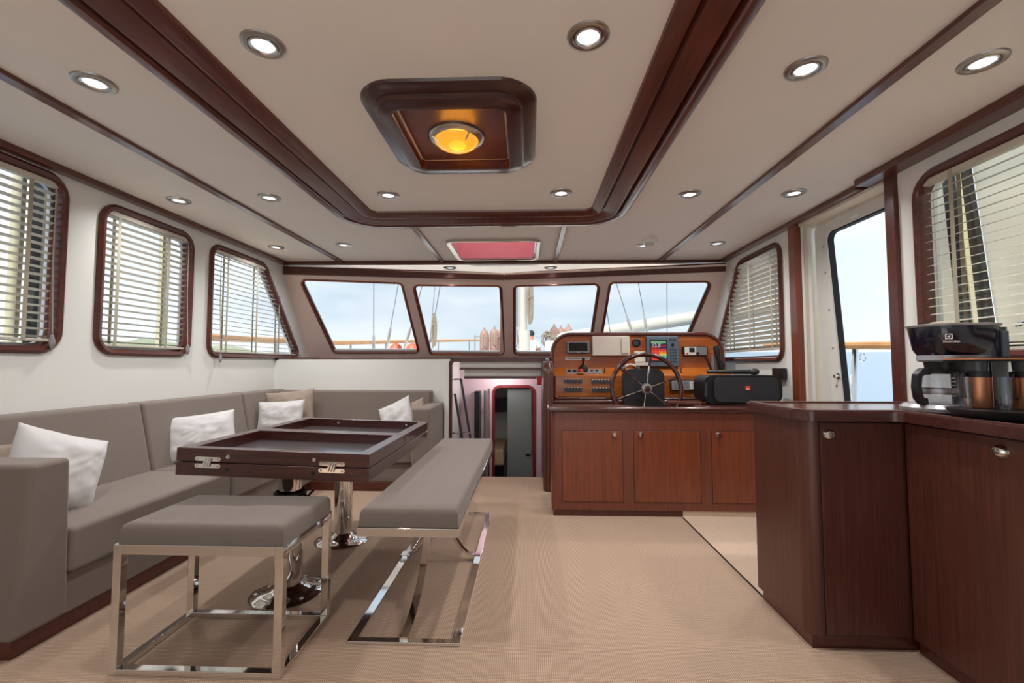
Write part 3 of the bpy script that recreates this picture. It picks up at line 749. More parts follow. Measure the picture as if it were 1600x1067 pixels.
obj('strip', B(-3.16, -3.13, 2.765, 2.785, .35, 2.4), 'goldedge', fl)
obj('pale_leaf', B(-3.16, -3.14, 2.80, 2.86, .35, 2.4), 'white', fl)
o = tag(obj('awning_pole', T([(-3.15, 3.72, .3), (-3.15, 3.72, 2.7)], .03, 12), 'goldedge'), 'pale yellow awning pole outside the middle port window', 'pole')

# ================================================================== LIGHT FITTINGS
def downlight(x, y, z, label):
    t = thing('downlight', label, 'ceiling light', (x, y, z), 'round recessed ceiling downlights')
    obj('trim_ring', LA([(.072, 0), (.070, -.006), (.062, -.010), (.052, -.009), (.047, -.004), (.047, -.001)], (x, y, z), 36), 'nickel', t)
    obj('bezel', LA([(.047, -.001), (.046, -.008), (.040, -.010), (.037, -.006), (.037, -.003)], (x, y, z), 36), 'steel', t)
    obj('lens', LA([(.037, -.004), (.025, -.007), (0, -.008)], (x, y, z), 32), 'lens', t)
    l = bpy.data.lights.new('downlight_beam', 'SPOT'); l.energy = SPOT_W; l.spot_size = math.radians(150); l.spot_blend = .9
    l.shadow_soft_size = .035; l.color = (1, .98, .97)
    lo = bpy.data.objects.new('beam', l); COL.objects.link(lo); lo.parent = t; lo.location = (0, 0, -.02)
    return t
DL = [(-.915, 1.465, 'downlight in the centre panel, up left of the amber lamp'), (.205, 1.465, 'downlight in the centre panel, up right of the amber lamp'),
      (-1.70, 1.645, 'downlight beside the centre cornice, nearest on the port side'), (1.04, 1.66, 'downlight beside the centre cornice, nearest on the starboard side'),
      (1.665, 1.645, 'downlight over the galley, outermost and nearest to starboard'), (-2.35, 2.885, 'downlight over the second port window'),
      (-1.71, 2.855, 'downlight in the port ceiling strip between centre cornice and thin batten'), (-.91, 2.84, 'downlight in the centre panel, below left of the amber lamp'),
      (.215, 2.845, 'downlight in the centre panel, below right of the amber lamp'), (1.05, 2.895, 'downlight right of the cornice corner, in the starboard strip'),
      (1.715, 2.90, 'downlight in front of the open side door'), (-2.37, 4.085, 'downlight over the third port window, forward port corner'),
      (-1.70, 4.03, 'downlight forward on the port side, left of the cross batten'), (1.08, 4.15, 'downlight partly behind the smoke detector'),
      (1.725, 4.10, 'downlight by the starboard corner window'), (-.86, 4.88, 'downlight in the windshield soffit, left one'), (.25, 4.90, 'downlight in the windshield soffit, right one')]
d0 = None
for i, (x, y, l) in enumerate(DL):
    z = ZC if i < 15 else ZC-.01-.06*(y-4.76)/.36-.002
    if d0 is None: d0 = downlight(x, y, z, l)
    else:
        c = copy_tree(d0, (x, y, z), l)
        if i >= 15:
            for ch in c.children:
                if ch.type == 'LIGHT': ch.data = ch.data.copy(); ch.data.energy = 2
sd = thing('smoke_detector', 'small white smoke detector on the forward ceiling', 'smoke detector', (1.085, 3.98, ZC))
obj('base', LA([(.066, 0), (.066, -.024), (.058, -.032), (0, -.033)], (1.085, 3.98, ZC), 28), 'white', sd)
obj('sensor', LA([(.042, -.033), (.042, -.048), (.034, -.060), (0, -.062)], (1.085, 3.98, ZC), 24), 'ivory', sd)

# lamp box with the amber dome
lb = thing('ceiling_lamp_box', 'square mahogany ceiling box holding a glowing amber dome lamp', 'ceiling lamp', (-.34, 2.12, ZC))
LBp = rrect(-.655, -.025, 1.80, 2.45, .10, 8)
obj('outer_frame', SW(rrect(-.57, -.095, 1.80, 2.36, .035, 8), [(0, .004), (0, .048), (.004, .052), (.062, .052), (.072, .046), (.074, .036), (.076, .026), (.09, .022), (.11, .018), (.128, .010), (.134, 0)], CE), 'table', lb)
obj('back_board', P(rrect(-.56, -.105, 1.81, 2.35, .02), [], CE, 0, .004), 'cab', lb)
obj('lamp_ring', LA([(.135, -.004), (.135, -.012), (.125, -.022), (.108, -.026), (.104, -.018)], (-.345, 2.11, ZC), 40), 'steel', lb)
dm = obj('lamp_dome', LA([(.106, -.018), (.104, -.030), (.094, -.042), (.084, -.046), (.082, -.050), (.06, -.060), (.03, -.066), (0, -.068)], (-.345, 2.11, ZC), 40), 'amber', lb)
for a in (2.6, 4.4): obj('clip', T([(-.345+.118*math.cos(a+1), 2.11+.118*math.sin(a+1), ZC-.026), (-.345+.085*math.cos(a+1), 2.11+.085*math.sin(a+1), ZC-.052)], .004, 6), 'steel', lb)
al = bpy.data.lights.new('amber_glow', 'POINT'); al.energy = 1.8; al.color = (1, .36, .03); al.shadow_soft_size = .09
ao = bpy.data.objects.new('glow', al); COL.objects.link(ao); ao.parent = lb; ao.location = (0, 0, -.09)

# pink hatch well
hw = thing('ceiling_hatch', 'ceiling hatch with grey rim and a pink red blind inside its shaft', 'hatch', (-.31, 4.26, ZC))
obj('rim', SW(HATCH, [(-.004, .0), (-.004, .014), (.01, .022), (.035, .022), (.045, .012), (.045, 0)], CE), 'steel', hw)
obj('shaft', SW(rrect(-.69, .065, 3.94, 4.59, .06), [(-.0, 0), (0, -.30)], CE), 'pink', hw)
bm = bmesh.new(); bm.faces.new([bm.verts.new(CE(p[0], p[1], -.30)) for p in rrect(-.70, .075, 3.93, 4.60, .06)])
obj('blind', bm, 'pinkcloth', hw)
hl = bpy.data.lights.new('hatch_daylight', 'AREA')
bpy.data.lights.remove(hl)

# ================================================================== BLINDS
def blind(name, f, y0, y1, z0, z1, label, tilt, y1top=None, pitch=.042, tapes=(), inset=.02, wd=.035, sgn=1, cordy=None, tasslez=None):
    """venetian blind in a side window; tilt>0 raises the room-side edge"""
    t = thing(name, label, 'window blind', f(y0, z0, inset), 'venetian blinds')
    yt = lambda z: y1 if y1top is None else y1+(y1top-y1)*(z-z0)/(z1-z0)
    bm = bmesh.new(); z = z0+.02
    c, s = math.cos(tilt)*wd/2, math.sin(tilt)*wd/2
    while z < z1-.03:
        ye = yt(z); n = 5; rows = []
        for k in range(n):
            q = -1+2*k/(n-1)
            rows.append((inset+q*c, z-q*s+.0035*(1-q*q)*math.cos(tilt)))
        for e1, e2 in (((y0+.008), ye-.008),):
            A = [bm.verts.new(f(e1, r[1], r[0])) for r in rows]; Bv = [bm.verts.new(f(e2, r[1]+random.uniform(-.001, .001), r[0])) for r in rows]
            for k in range(n-1): bm.faces.new([A[k], A[k+1], Bv[k+1], Bv[k]])
        z += pitch
    obj('slats', bm, 'slat', t)
    m = t; 
    hr = bmesh.new(); plate(hr, [(y0, z1-.03), (yt(z1), z1-.03), (yt(z1), z1), (y0, z1)], [], f, inset-.02, inset+.02)
    obj('headrail', hr, 'slat', t, bevel=.003)
    hr = bmesh.new(); plate(hr, [(y0, z0-.008), (yt(z0), z0-.008), (yt(z0), z0+.008), (y0, z0+.008)], [], f, inset-.018, inset+.018)
    obj('bottom_rail', hr, 'slat', t, bevel=.003)
    for ty in tapes:
        zt = z1 if y1top is None or ty < y1top else z0+(z1-z0)*(y1-ty)/(y1-y1top)
        tb = bmesh.new()
        for w_ in (inset-c-.003, inset+c+.002): plate(tb, [(ty-.011, z0), (ty+.011, z0), (ty+.011, zt), (ty-.011, zt)], [], f, w_, w_+.001)
        obj('ladder_tape', tb, 'tape', t)
    if cordy:
        co = obj('pull_cord', T([f(cordy, z1-.03, inset-.024), f(cordy-.004, (z0+z1)/2, inset-.03), f(cordy, tasslez+.06, inset-.045)], .003, 6), 'tape', t)
        obj('tassel', LA([(0, .06), (.006, .055), (.014, .02), (.013, .0), (.006, -.02), (0, -.022)], f(cordy, tasslez, inset-.045), 12), 'silver', co)
    return t
blind('venetian_blind', LW, 1.31, 2.385, 1.235, 2.12, 'half open blind in the nearest port window, beside the dark folded screen', math.radians(14), tapes=(1.5, 2.24), inset=.012, cordy=2.36, tasslez=1.21)
blind('venetian_blind', LW, 2.665, 3.355, 1.225, 2.08, 'half open blind in the middle port window', math.radians(14), tapes=(2.76, 3.16), inset=.012, cordy=3.34, tasslez=1.20)
blind('venetian_blind', LW, 3.625, 5.10, 1.215, 2.08, 'open slanted blind in the forward port corner window', math.radians(3), y1top=4.42, tapes=(3.80, 4.23, 4.62), inset=.006, cordy=3.70, tasslez=1.14)
blind('venetian_blind', RW, 3.73, 4.98, 1.235, 2.07, 'nearly closed blind in the starboard corner window behind the helm', math.radians(38), y1top=4.55, tapes=(3.84, 4.22, 4.62), inset=.004, wd=.042)
blind('venetian_blind', RW, 1.16, 2.385, 1.17, 2.06, 'open blind with edge on slats in the galley window', math.radians(-13), tapes=(1.5, 2.22), inset=.012)

# ================================================================== SOFA
sf = thing('corner_sofa', 'long taupe L-shaped corner sofa along the port wall', 'sofa', (-2.2, 3.0, 0))
def cush(nm, a, bev=.02, m='sofa', parent=sf): return obj(nm, B(*a), m, parent, bevel=bev, seg=4)
XS = -1.89
cush('base', (XL+.01, -1.92, 1.84, 4.57, .07, .235), .006)
cush('base', (-1.93, -.99, 3.98, 4.57, .07, .235), .006)
obj('plinth', B(XL+.01, -1.93, 1.66, 4.0, .0, .075), 'maho', sf, bevel=.003)
obj('plinth', B(-1.94, -.88, 3.93, 4.57, .0, .075), 'maho', sf, bevel=.003)
for y0, y1 in ((1.83, 2.832), (2.838, 3.90)): cush('seat_cushion', (-2.60, XS, y0, y1, .238, .425), .022)
cush('seat_cushion', (-2.60, -1.89, 3.906, 4.55, .238, .425), .022)
cush('seat_cushion', (-1.884, -1.0, 3.94, 4.55, .238, .425), .022)
def backc(y0, y1):
    bm = bmesh.new()
    hexa(bm, [(XL+.012, y0, .40), (-2.40, y0, .40), (-2.40, y1, .40), (XL+.012, y1, .40), (XL+.012, y0, .855), (-2.50, y0, .855), (-2.50, y1, .855), (XL+.012, y1, .855)])
    obj('back_cushion', bm, 'sofa', sf, bevel=.022, seg=4)
for y0, y1 in ((1.70, 2.826), (2.834, 3.85), (3.858, 4.56)): backc(y0, y1)
bm = bmesh.new()
hexa(bm, [(-2.5, 4.34, .40), (-.965, 4.34, .40), (-.965, 4.57, .40), (-2.5, 4.57, .40), (-2.5, 4.43, .845), (-.965, 4.43, .845), (-.965, 4.57, .845), (-2.5, 4.57, .845)])
obj('back_cushion', bm, 'sofa', sf, bevel=.022, seg=4)
bm = bmesh.new()
hexa(bm, [(-2.62, 1.64, .07), (-1.91, 1.64, .07), (-1.91, 1.85, .07), (-2.62, 1.85, .07), (-2.62, 1.64, .725), (-1.865, 1.64, .725), (-1.865, 1.79, .725), (-2.62, 1.79, .725)])
obj('armrest', bm, 'sofa', sf, bevel=.02, seg=4)
obj('armrest', B(-1.005, -.855, 3.86, 4.56, .07, .725), 'sofa', sf, bevel=.022, seg=4)

def pillow(name, label, w_, h_, t_, loc, rz, lean, roll, m, seed, grp='scatter cushions on the sofa'):
    bm = bmesh.new(); n = 34; fr, bk = {}, {}
    for i in range(n+1):
        for j in range(n+1):
            u, v = -1+2*i/n, -1+2*j/n
            prof_ = (max(0, 1-abs(u)**2.6)*max(0, 1-abs(v)**2.6))**.55
            k = 1-.07*(1-abs(u*v)**1.0)*(max(abs(u), abs(v))**3)
            x = u*w_/2*(1-.06*(1-v*v)); z = v*h_/2*(1-.06*(1-u*u))
            wr = .016*noise.noise(Vector((u*2.5+seed, v*2.5, seed)))*prof_+.010*(abs(noise.noise(Vector((u*4+seed, v*4-u*2, 2))))-.2)*prof_
            th = prof_*t_/2+wr
            e_ = i in (0, n) or j in (0, n)
            fr[i, j] = bm.verts.new((x, -(0 if e_ else th), z))
            bk[i, j] = fr[i, j] if e_ else bm.verts.new((x, th*.9, z))
    for i in range(n):
        for j in range(n):
            bm.faces.new([fr[i, j], fr[i+1, j], fr[i+1, j+1], fr[i, j+1]])
            bm.faces.new([bk[i, j+1], bk[i+1, j+1], bk[i+1, j], bk[i, j]])
    bmesh.ops.recalc_face_normals(bm, faces=bm.faces)
    R = Matrix.Rotation(rz, 4, 'Z') @ Matrix.Rotation(-lean, 4, 'X') @ Matrix.Rotation(roll, 4, 'Y')
    bmesh.ops.transform(bm, matrix=R, verts=bm.verts)
    bmesh.ops.translate(bm, verts=bm.verts, vec=loc)
    o = obj(name, bm, m, smooth=True, ang=180)
    tag(o, label, 'cushion', grp); return o
R_ = math.radians
pillow('scatter_cushion', 'white cushion slumped against the near sofa arm', .40, .38, .19, (-2.215, 2.05, .60), R_(84), R_(12), R_(22), 'white_cloth', 1)
pillow('scatter_cushion', 'beige cushion mostly hidden behind the near white one', .40, .34, .12, (-2.38, 1.93, .585), R_(40), R_(20), 0, 'beige_cloth', 2)
pillow('scatter_cushion', 'white rectangular cushion halfway along the port backrest', .42, .32, .15, (-2.32, 3.14, .60), R_(36), R_(20), R_(-6), 'white_cloth', 3)
pillow('scatter_cushion', 'white cushion in the sofa corner, in front of the beige one', .40, .31, .13, (-2.235, 4.00, .625), R_(10), R_(16), R_(-3), 'white_cloth', 4)
pillow('scatter_cushion', 'textured beige cushion in the sofa corner', .45, .42, .12, (-2.255, 4.20, .65), R_(8), R_(10), R_(-6), 'beige_cloth', 5)
pillow('scatter_cushion', 'white cushion tipped over near the far sofa arm', .34, .34, .13, (-1.22, 4.16, .60), R_(-18), R_(18), R_(-26), 'white_cloth', 6)
pillow('scatter_cushion', 'beige cushion wedged beside the far sofa arm', .28, .34, .10, (-1.07, 4.18, .60), R_(-30), R_(12), R_(-18), 'beige_cloth', 7)

# ================================================================== TABLE
tb = thing('folding_table', 'dark wood folding table with sunken trays on two chrome pedestals', 'table', (-1.13, 2.5, 0))
tx0, tx1, ty0, tym, ty1 = -1.556, -.692, 1.95, 2.515, 3.085
def TILT(bm):
    Rm = Matrix.Translation((-1.125, 0, .675)) @ Matrix.Rotation(R_(1.75), 4, 'Y') @ Matrix.Translation((1.125, 0, -.675))
    bmesh.ops.transform(bm, matrix=Rm, verts=bm.verts); return bm
def tray(y0, y1, name):
    bm = bmesh.new()
    plate(bm, [(tx0, y0), (tx1, y0), (tx1, y1), (tx0, y1)], [[(tx0+.055, y0+.05), (tx1-.055, y0+.05), (tx1-.055, y1-.035), (tx0+.055, y1-.035)]], XY, .664, .723)
    o = obj(name, TILT(bm), 'table', tb, bevel=.003)
    obj('tray_bottom', TILT(B(tx0+.05, tx1-.05, y0+.045, y1-.03, .664, .672)), 'trayb', o)
    return o
leaf = tray(ty0, tym-.0015, 'upper_leaf'); leaf2 = tray(tym+.0015, ty1, 'upper_leaf')
low = obj('lower_leaf', TILT(B(tx0, tx1, ty0, ty1, .603, .6615)), 'table', tb, bevel=.003)
def hinge(x, m):
    h = bmesh.new()
    for z in (.678, .648):
        plate(h, [(x-.058+p[0], z+p[1]) for p in rrect(0, .116, -.009, .009, .0085, 4)], [], lambda u, v, w_: Vector((u, ty0-w_, v)), -.001, .003)
    TILT(h); o = obj('hinge', h, 'chrome', tb)
    h = bmesh.new()
    for k in (-.012, 0, .012): tube(h, [(x+k-.004, ty0-.006, .646), (x+k+.004, ty0-.006, .682)], .005, 6)
    TILT(h); obj('link', h, 'chrome', o)
    h = bmesh.new()
    for k in (-.047, .047):
        for z in (.678, .648): lathe(h, [(0, -.0045), (.0055, -.004), (.006, -.002)], (x+k, ty0, z), 10, 'Y')
    TILT(h); obj('screw_heads', h, 'steel', o)
hinge(-1.41, 0); hinge(-.855, 0)
for x, z, m in ((-1.322, .69, 'steel'), (-.935, .692, 'steel'), (-1.325, .635, 'black'), (-.94, .632, 'black')):
    obj('peg', TILT(LA([(0, -.003), (.008, -.003), (.009, 0)], (x, ty0, z), 14, 'Y')), m, tb)
for x in (-1.30, -.83): obj('stud', TILT(LA([(0, -.008), (.007, -.006), (.007, 0)], (x, ty1-.034, .70), 10, 'Y')), 'chrome', leaf2)
def pedestal(x, y, r, zt):
    p = obj('pedestal', LA([(r, .02), (r, zt)], (x, y, 0), 36), 'chrome', tb)
    obj('floor_flange', LA([(0, .0), (.165, .0), (.168, .006), (.160, .012), (.12, .018), (r+.02, .032), (r+.006, .045), (r, .05)], (x, y, 0), 44), 'chrome', p)
    bl = bmesh.new()
    for k in range(6): lathe(bl, [(0, .019), (.009, .018), (.010, .012)], (x+.138*math.cos(k*PI/3+.4), y+.138*math.sin(k*PI/3+.4), 0), 10)
    obj('bolts', bl, 'steel', p)
    return p
p1 = pedestal(-1.165, 2.19, .062, .49)
obj('collar', LA([(.062, .455), (.074, .46), (.074, .485), (.062, .49)], (-1.165, 2.19, 0), 36), 'black', p1)
obj('inner_tube', LA([(.052, .48), (.052, .605)], (-1.165, 2.19, 0), 32), 'chrome', p1)
obj('clamp', T([(-1.10, 2.19, .47), (-1.06, 2.15, .47), (-1.03, 2.15, .50)], .006, 8), 'black', p1)
p2 = pedestal(-1.17, 2.85, .055, .59)

# ================================================================== STOOL
st = thing('stool', 'square stool with taupe pad on a chrome cube frame', 'stool', (-1.18, 1.79, 0))
sx0, sx1, sy0, sy1, zt = -1.492, -.868, 1.595, 1.99, .455
for x in (sx0, sx1-.03):
    for y in (sy0, sy1-.03): obj('leg', B(x, x+.03, y, y+.03, 0, zt), 'chrome', st, bevel=.002)
fm = bmesh.new()
for z0_, z1_ in ((zt-.035, zt),): 
    box(fm, sx0+.03, sx1-.03, sy0, sy0+.03, z0_, z1_); box(fm, sx0+.03, sx1-.03, sy1-.03, sy1, z0_, z1_)
    box(fm, sx0, sx0+.03, sy0+.03, sy1-.03, z0_, z1_); box(fm, sx1-.03, sx1, sy0+.03, sy1-.03, z0_, z1_)
obj('seat_frame', fm, 'chrome', st, bevel=.002)
fm = bmesh.new()
box(fm, sx0+.03, sx1-.03, sy0, sy0+.03, 0, .022); box(fm, sx0+.03, sx1-.03, sy1-.03, sy1, 0, .022)
box(fm, sx0, sx0+.03, sy0+.03, sy1-.03, 0, .022); box(fm, sx1-.03, sx1, sy0+.03, sy1-.03, 0, .022)
obj('floor_frame', fm, 'chrome', st, bevel=.002)
def pad(x0, x1, y0, y1, z0, z1, ins, parent, m='stoolcloth', nm='cushion'):
    bm = bmesh.new(); nx_, ny_ = 24, 24
    def P_(u, v, top):
        a, b = u*2-1, v*2-1
        d = max(abs(a), abs(b))
        return Vector(((x0+x1)/2+a*((x1-x0)/2-(ins if top else 0)), (y0+y1)/2+b*((y1-y0)/2-(ins if top else 0)), 0))
    g_ = [[None]*(ny_+1) for _ in range(nx_+1)]
    for i in range(nx_+1):
        for j in range(ny_+1):
            p = P_(i/nx_, j/ny_, True); p.z = z1+.004*noise.noise(Vector((i*.25, j*.12, z1)))*(1 if 0 < i < nx_ and 0 < j < ny_ else 0)
            g_[i][j] = bm.verts.new(p)
    for i in range(nx_):
        for j in range(ny_): bm.faces.new([g_[i][j], g_[i+1][j], g_[i+1][j+1], g_[i][j+1]])
    rim = [g_[i][0] for i in range(nx_+1)]+[g_[nx_][j] for j in range(1, ny_+1)]+[g_[i][ny_] for i in range(nx_-1, -1, -1)]+[g_[0][j] for j in range(ny_-1, 0, -1)]
    cx_, cy_ = (x0+x1)/2, (y0+y1)/2; prev = rim
    for zz, k in ((z1-.006, .5), (z1-.02, .9), (z0, 1.0)):
        cur = []
        for r_ in rim:
            sx = ((x1-x0)/2-ins*(1-k))/((x1-x0)/2-ins); sy = ((y1-y0)/2-ins*(1-k))/((y1-y0)/2-ins)
            cur.append(bm.verts.new((cx_+(r_.co.x-cx_)*sx, cy_+(r_.co.y-cy_)*sy, zz)))
        for a in range(len(rim)):
            b = (a+1) % len(rim); bm.faces.new([prev[a], cur[a], cur[b], prev[b]])
        prev = cur
    bm.faces.new(prev)
    bmesh.ops.recalc_face_normals(bm, faces=bm.faces)
    return obj(nm, bm, m, parent, ang=50)
pad(sx0+.012, sx1-.004, sy0+.008, sy1-.004, zt, .525, .018, st)

# ================================================================== BENCH
be = thing('bench', 'long upholstered bench with taupe pad on curved chrome legs', 'bench', (-.47, 2.6, 0))
bx0, bx1, by0, by1 = -.668, -.268, 1.755, 3.46
pad(bx0+.008, bx1-.004, by0+.004, by1, .470, .540, .016, be)
fm = bmesh.new(); box(fm, bx0, bx1, by0, by1, .434, .468)
obj('seat_frame', fm, 'chrome', be, bevel=.002)
bfx0, bfx1, bfy0, bfy1 = -.718, -.268, 1.80, 3.36
obj('floor_frame', P([(bfx0, bfy0), (bfx1, bfy0), (bfx1, bfy1), (bfx0, bfy1)], [[(bfx0+.038, bfy0+.03), (bfx1-.038, bfy0+.03), (bfx1-.038, bfy1-.03), (bfx0+.038, bfy1-.03)]], XY, 0, .014), 'chrome', be, bevel=.002)
def arcleg(p0, p1, horiz, n=16, lab=None):
    """quarter ellipse from the floor frame p0, leaving flat, to the seat p1, arriving upright"""
    p0, p1 = Vector(p0), Vector(p1); pts = []
    for k in range(n+1):
        a = k/n*PI/2; s, c = math.sin(a), 1-math.cos(a)
        pts.append((p0.x+(p1.x-p0.x)*s, p0.y+(p1.y-p0.y)*s, p0.z+(p1.z-p0.z)*c))
    return T(pts, 0, rect=(.016, .007))
mx_, my_ = (bfx0+bfx1)/2, (bfy0+bfy1)/2
obj('curved_leg', arcleg((mx_, bfy0+.01, .02), (mx_, 2.26, .436), 0), 'chrome', be)
obj('curved_leg', arcleg((mx_, bfy1-.01, .02), (mx_, 2.90, .436), 0), 'chrome', be)
obj('curved_leg', arcleg((bfx0+.02, my_, .022), (mx_-.012, my_, .436), 0), 'chrome', be)
obj('curved_leg', arcleg((bfx1-.02, my_, .022), (mx_+.012, my_, .436), 0), 'chrome', be)
fm = bmesh.new()
for x in (bfx0+.019, bfx1-.019): box(fm, x-.02, x+.02, my_-.03, my_+.03, .012, .034)
obj('leg_block', fm, 'chrome', be, bevel=.002)

# ================================================================== HELM CABINET
hc = thing('helm_cabinet', 'low reddish mahogany cabinet with knobbed doors in front of the helm', 'cabinet', (1.1, 3.5, 0))
FY = 3.34
obj('body', P(rpoly([(.175, FY), (2.055, FY), (2.055, 4.0), (1.32, 4.0), (1.32, 3.55), (.175, 3.55)], [.03, 0, 0, 0, 0, 0]), [], XY, .045, .752), 'cab2', hc)
obj('plinth', B(.185, 1.12, FY+.012, 3.5, 0, .047), 'cab', hc)
obj('carpet_riser', B(1.12, 2.055, FY+.006, 3.5, .006, .047), 'carpet', hc)
tp = obj('top', P([(.145, FY-.022), (2.055, FY-.022), (2.055, 4.02), (1.30, 4.02), (1.26, 3.48), (1.34, FY+.035), (.86, FY+.035), (.72, 3.53), (.145, 3.53)], [], XY, .752, .793), 'top', hc, bevel=.016, seg=3)
obj('tray_line', P([(.185, FY+.03), (.80, FY+.03), (.70, 3.50), (.185, 3.50)], [], XY, .792, .7945), 'cab', tp)
for i, (x0, x1, kx) in enumerate(((.25, .688, .632), (.772, 1.248, .822), (1.332, 1.80, 1.382))):
    d = obj('door', B(x0, x1, FY-.004, FY+.004, .105, .617), 'cabdoor', hc, bevel=.002)
    obj('door_gap', SW([(x0, .105), (x1, .105), (x1, .617), (x0, .617)], [(0, -.001), (.0035, -.001), (.0035, .003), (0, .003)], lambda u, v, w_: Vector((u, FY+w_, v)), pclosed=True), 'rubber', d)
    kb = obj('knob', LA([(0, -.022), (.014, -.021), (.019, -.014), (.0195, -.008), (.022, -.004), (.023, 0)], (kx, FY-.004, .59), 20, 'Y'), 'chrome', d)

# ================================================================== HELM CONSOLE
hm = thing('helm_console', 'arched varnished helm console facing forward under the windshield', 'console', (1.08, 4.5, 0))
CXL, CXR = .245, 1.93
arch = rpoly([(CXL, 1.03), (CXR, 1.03), (CXR, 1.41), (CXL, 1.41)], [0, 0, .30, .25], 14)
UF = lambda u, v, w_: Vector((u, 4.5+w_+(v-1.03)*.10, v))
ap = obj('arched_panel', P(arch, [], UF, 0, .03), 'helm', hm)
obj('arch_rim', SW(arch, [(.002, .03), (-.016, -.006), (-.006, -.018), (.010, -.018), (.018, -.004), (.018, .07), (.002, .07)], UF, pclosed=True), 'mahoy', hm)
obj('hood', P(rpoly([(CXL+.01, 1.03), (CXR-.01, 1.03), (CXR-.01, 1.402), (CXL+.01, 1.402)], [0, 0, .30, .25], 10), [], lambda u, v, w_: Vector((u, 4.54+w_, v)), 0, .22), 'cab', hm)
bm = bmesh.new()
hexa(bm, [(CXL, 4.30, .985), (1.93, 4.30, .985), (1.93, 4.55, .985), (CXL, 4.55, .985), (CXL, 4.30, 1.0), (1.93, 4.30, 1.0), (1.93, 4.55, 1.09), (CXL, 4.55, 1.09)])
led = obj('ledge', bm, 'helm2', hm, bevel=.003)
lp = obj('switch_board', B(CXL+.02, 1.68, 4.298, 4.33, .80, .985), 'helm2', hm)
obj('lower_body', P([(4.27, .0), (4.57, .0), (4.57, .985), (4.31, .985), (4.31, .80), (4.27, .76)], [], lambda u, v, w_: Vector((w_, u, v)), CXL, 1.95), 'cab', hm, bevel=.01)
obj('moulding', T([(CXL+.01, 4.292, .995), (CXL+.01, 4.292, .80), (CXL+.04, 4.29, .785), (1.66, 4.29, .785), (1.69, 4.292, .80), (1.69, 4.292, .99)], .012, 8), 'mahoy', hm)
def switches(x0, x1, z, lab):
    t = thing('switch_bank', lab, 'switch panel', (x0, 4.298, z), 'banks of six black rocker switches')
    n = 6; w_ = (x1-x0)/n
    for k in range(n):
        bm = bmesh.new(); xa = x0+k*w_
        hexa(bm, [(xa+.002, 4.284, z-.022), (xa+w_-.002, 4.284, z-.022), (xa+w_-.002, 4.298, z-.022), (xa+.002, 4.298, z-.022), (xa+.002, 4.288, z+.012), (xa+w_-.002, 4.288, z+.012), (xa+w_-.002, 4.298, z+.016), (xa+.002, 4.298, z+.016)])
        s = obj('switch', bm, 'dgrey', t)
        obj('label_strip', B(xa+.007, xa+w_-.007, 4.286, 4.297, z+.013, z+.019), 'whitep', s)
    return t
switches(.342, .515, .948, 'upper bank of six rocker switches by the companionway side')
switches(.342, .515, .872, 'lower bank of six rocker switches by the companionway side')
switches(.60, .775, .945, 'upper bank of six rocker switches left of the steering wheel')
switches(.608, .785, .868, 'lower bank of six rocker switches left of the steering wheel')
def onpanel(nm, x0, x1, z0, z1, d, m, lab, cat, bev=.004, rot=0):
    t = thing(nm, lab, cat, ((x0+x1)/2, 4.5+((z0+z1)/2-1.03)*.1, z0))
    t['_'] = 0; del t['_']
    obj('case', P([(x0, z0), (x1, z0), (x1, z1), (x0, z1)], [], UF, -d, -.0005), m, t, bevel=bev)
    return t
def face(t, x0, x1, z0, z1, d0, d1, m, nm='screen', r=0):
    return obj(nm, P(rrect(x0, x1, z0, z1, r) if r else [(x0, z0), (x1, z0), (x1, z1), (x0, z1)], [], UF, -d1, -d0), m, t)
t = onpanel('display_monitor', .387, .62, 1.215, 1.335, .03, 'greypl', 'small grey framed black monitor on the arched panel', 'monitor', .012)
face(t, .412, .592, 1.24, 1.322, .029, .0315, 'screen')
text('maker_mark', 'Simrad', .012, 'whitep', t, UF(.503, 1.226, -.0315), (R_(90), 0, 0))
bt = bmesh.new()
for k in range(7):
    if k == 3: continue
    lathe(bt, [(0, -.006), (.005, -.005), (.005, 0)], UF(.455+k*.016, 1.222, -.029) if k != 3 else UF(.5, 1.22, 0), 8, 'Y')
obj('buttons', bt, 'dgrey', t)
t = onpanel('label_plate', .375, .617, 1.150, 1.182, .004, 'ivory', 'narrow cream legend plate under the small monitor', 'label plate', 0)
for k in range(8): face(t, .388+k*.027, .410+k*.027, 1.158, 1.174, .004, .0046, 'greypl', 'legend_mark')
# cream cover box
t = onpanel('cover_box', .638, 1.01, 1.192, 1.387, .05, 'ivory', 'large ivory cover box beside the round gauge', 'cover', .008)
face(t, .925, .995, 1.215, 1.377, .049, .062, 'ivory', 'side_flap', .01)
# gauge
t = thing('round_gauge', 'round black gauge between cover box and chart plotter', 'gauge', UF(1.085, 1.325, 0))
g0 = UF(1.083, 1.325, 0)
obj('bezel', LA([(.042, 0), (.042, -.014), (.034, -.018), (.032, -.010)], g0, 28, 'Y'), 'black', t)
obj('dial', LA([(.033, -.008), (0, -.008)], g0, 24, 'Y'), 'dgrey', t)
text('dial_marks', 'trim', .02, 'greypl', t, g0+Vector((0, -.0095, 0)), (R_(90), 0, 0))
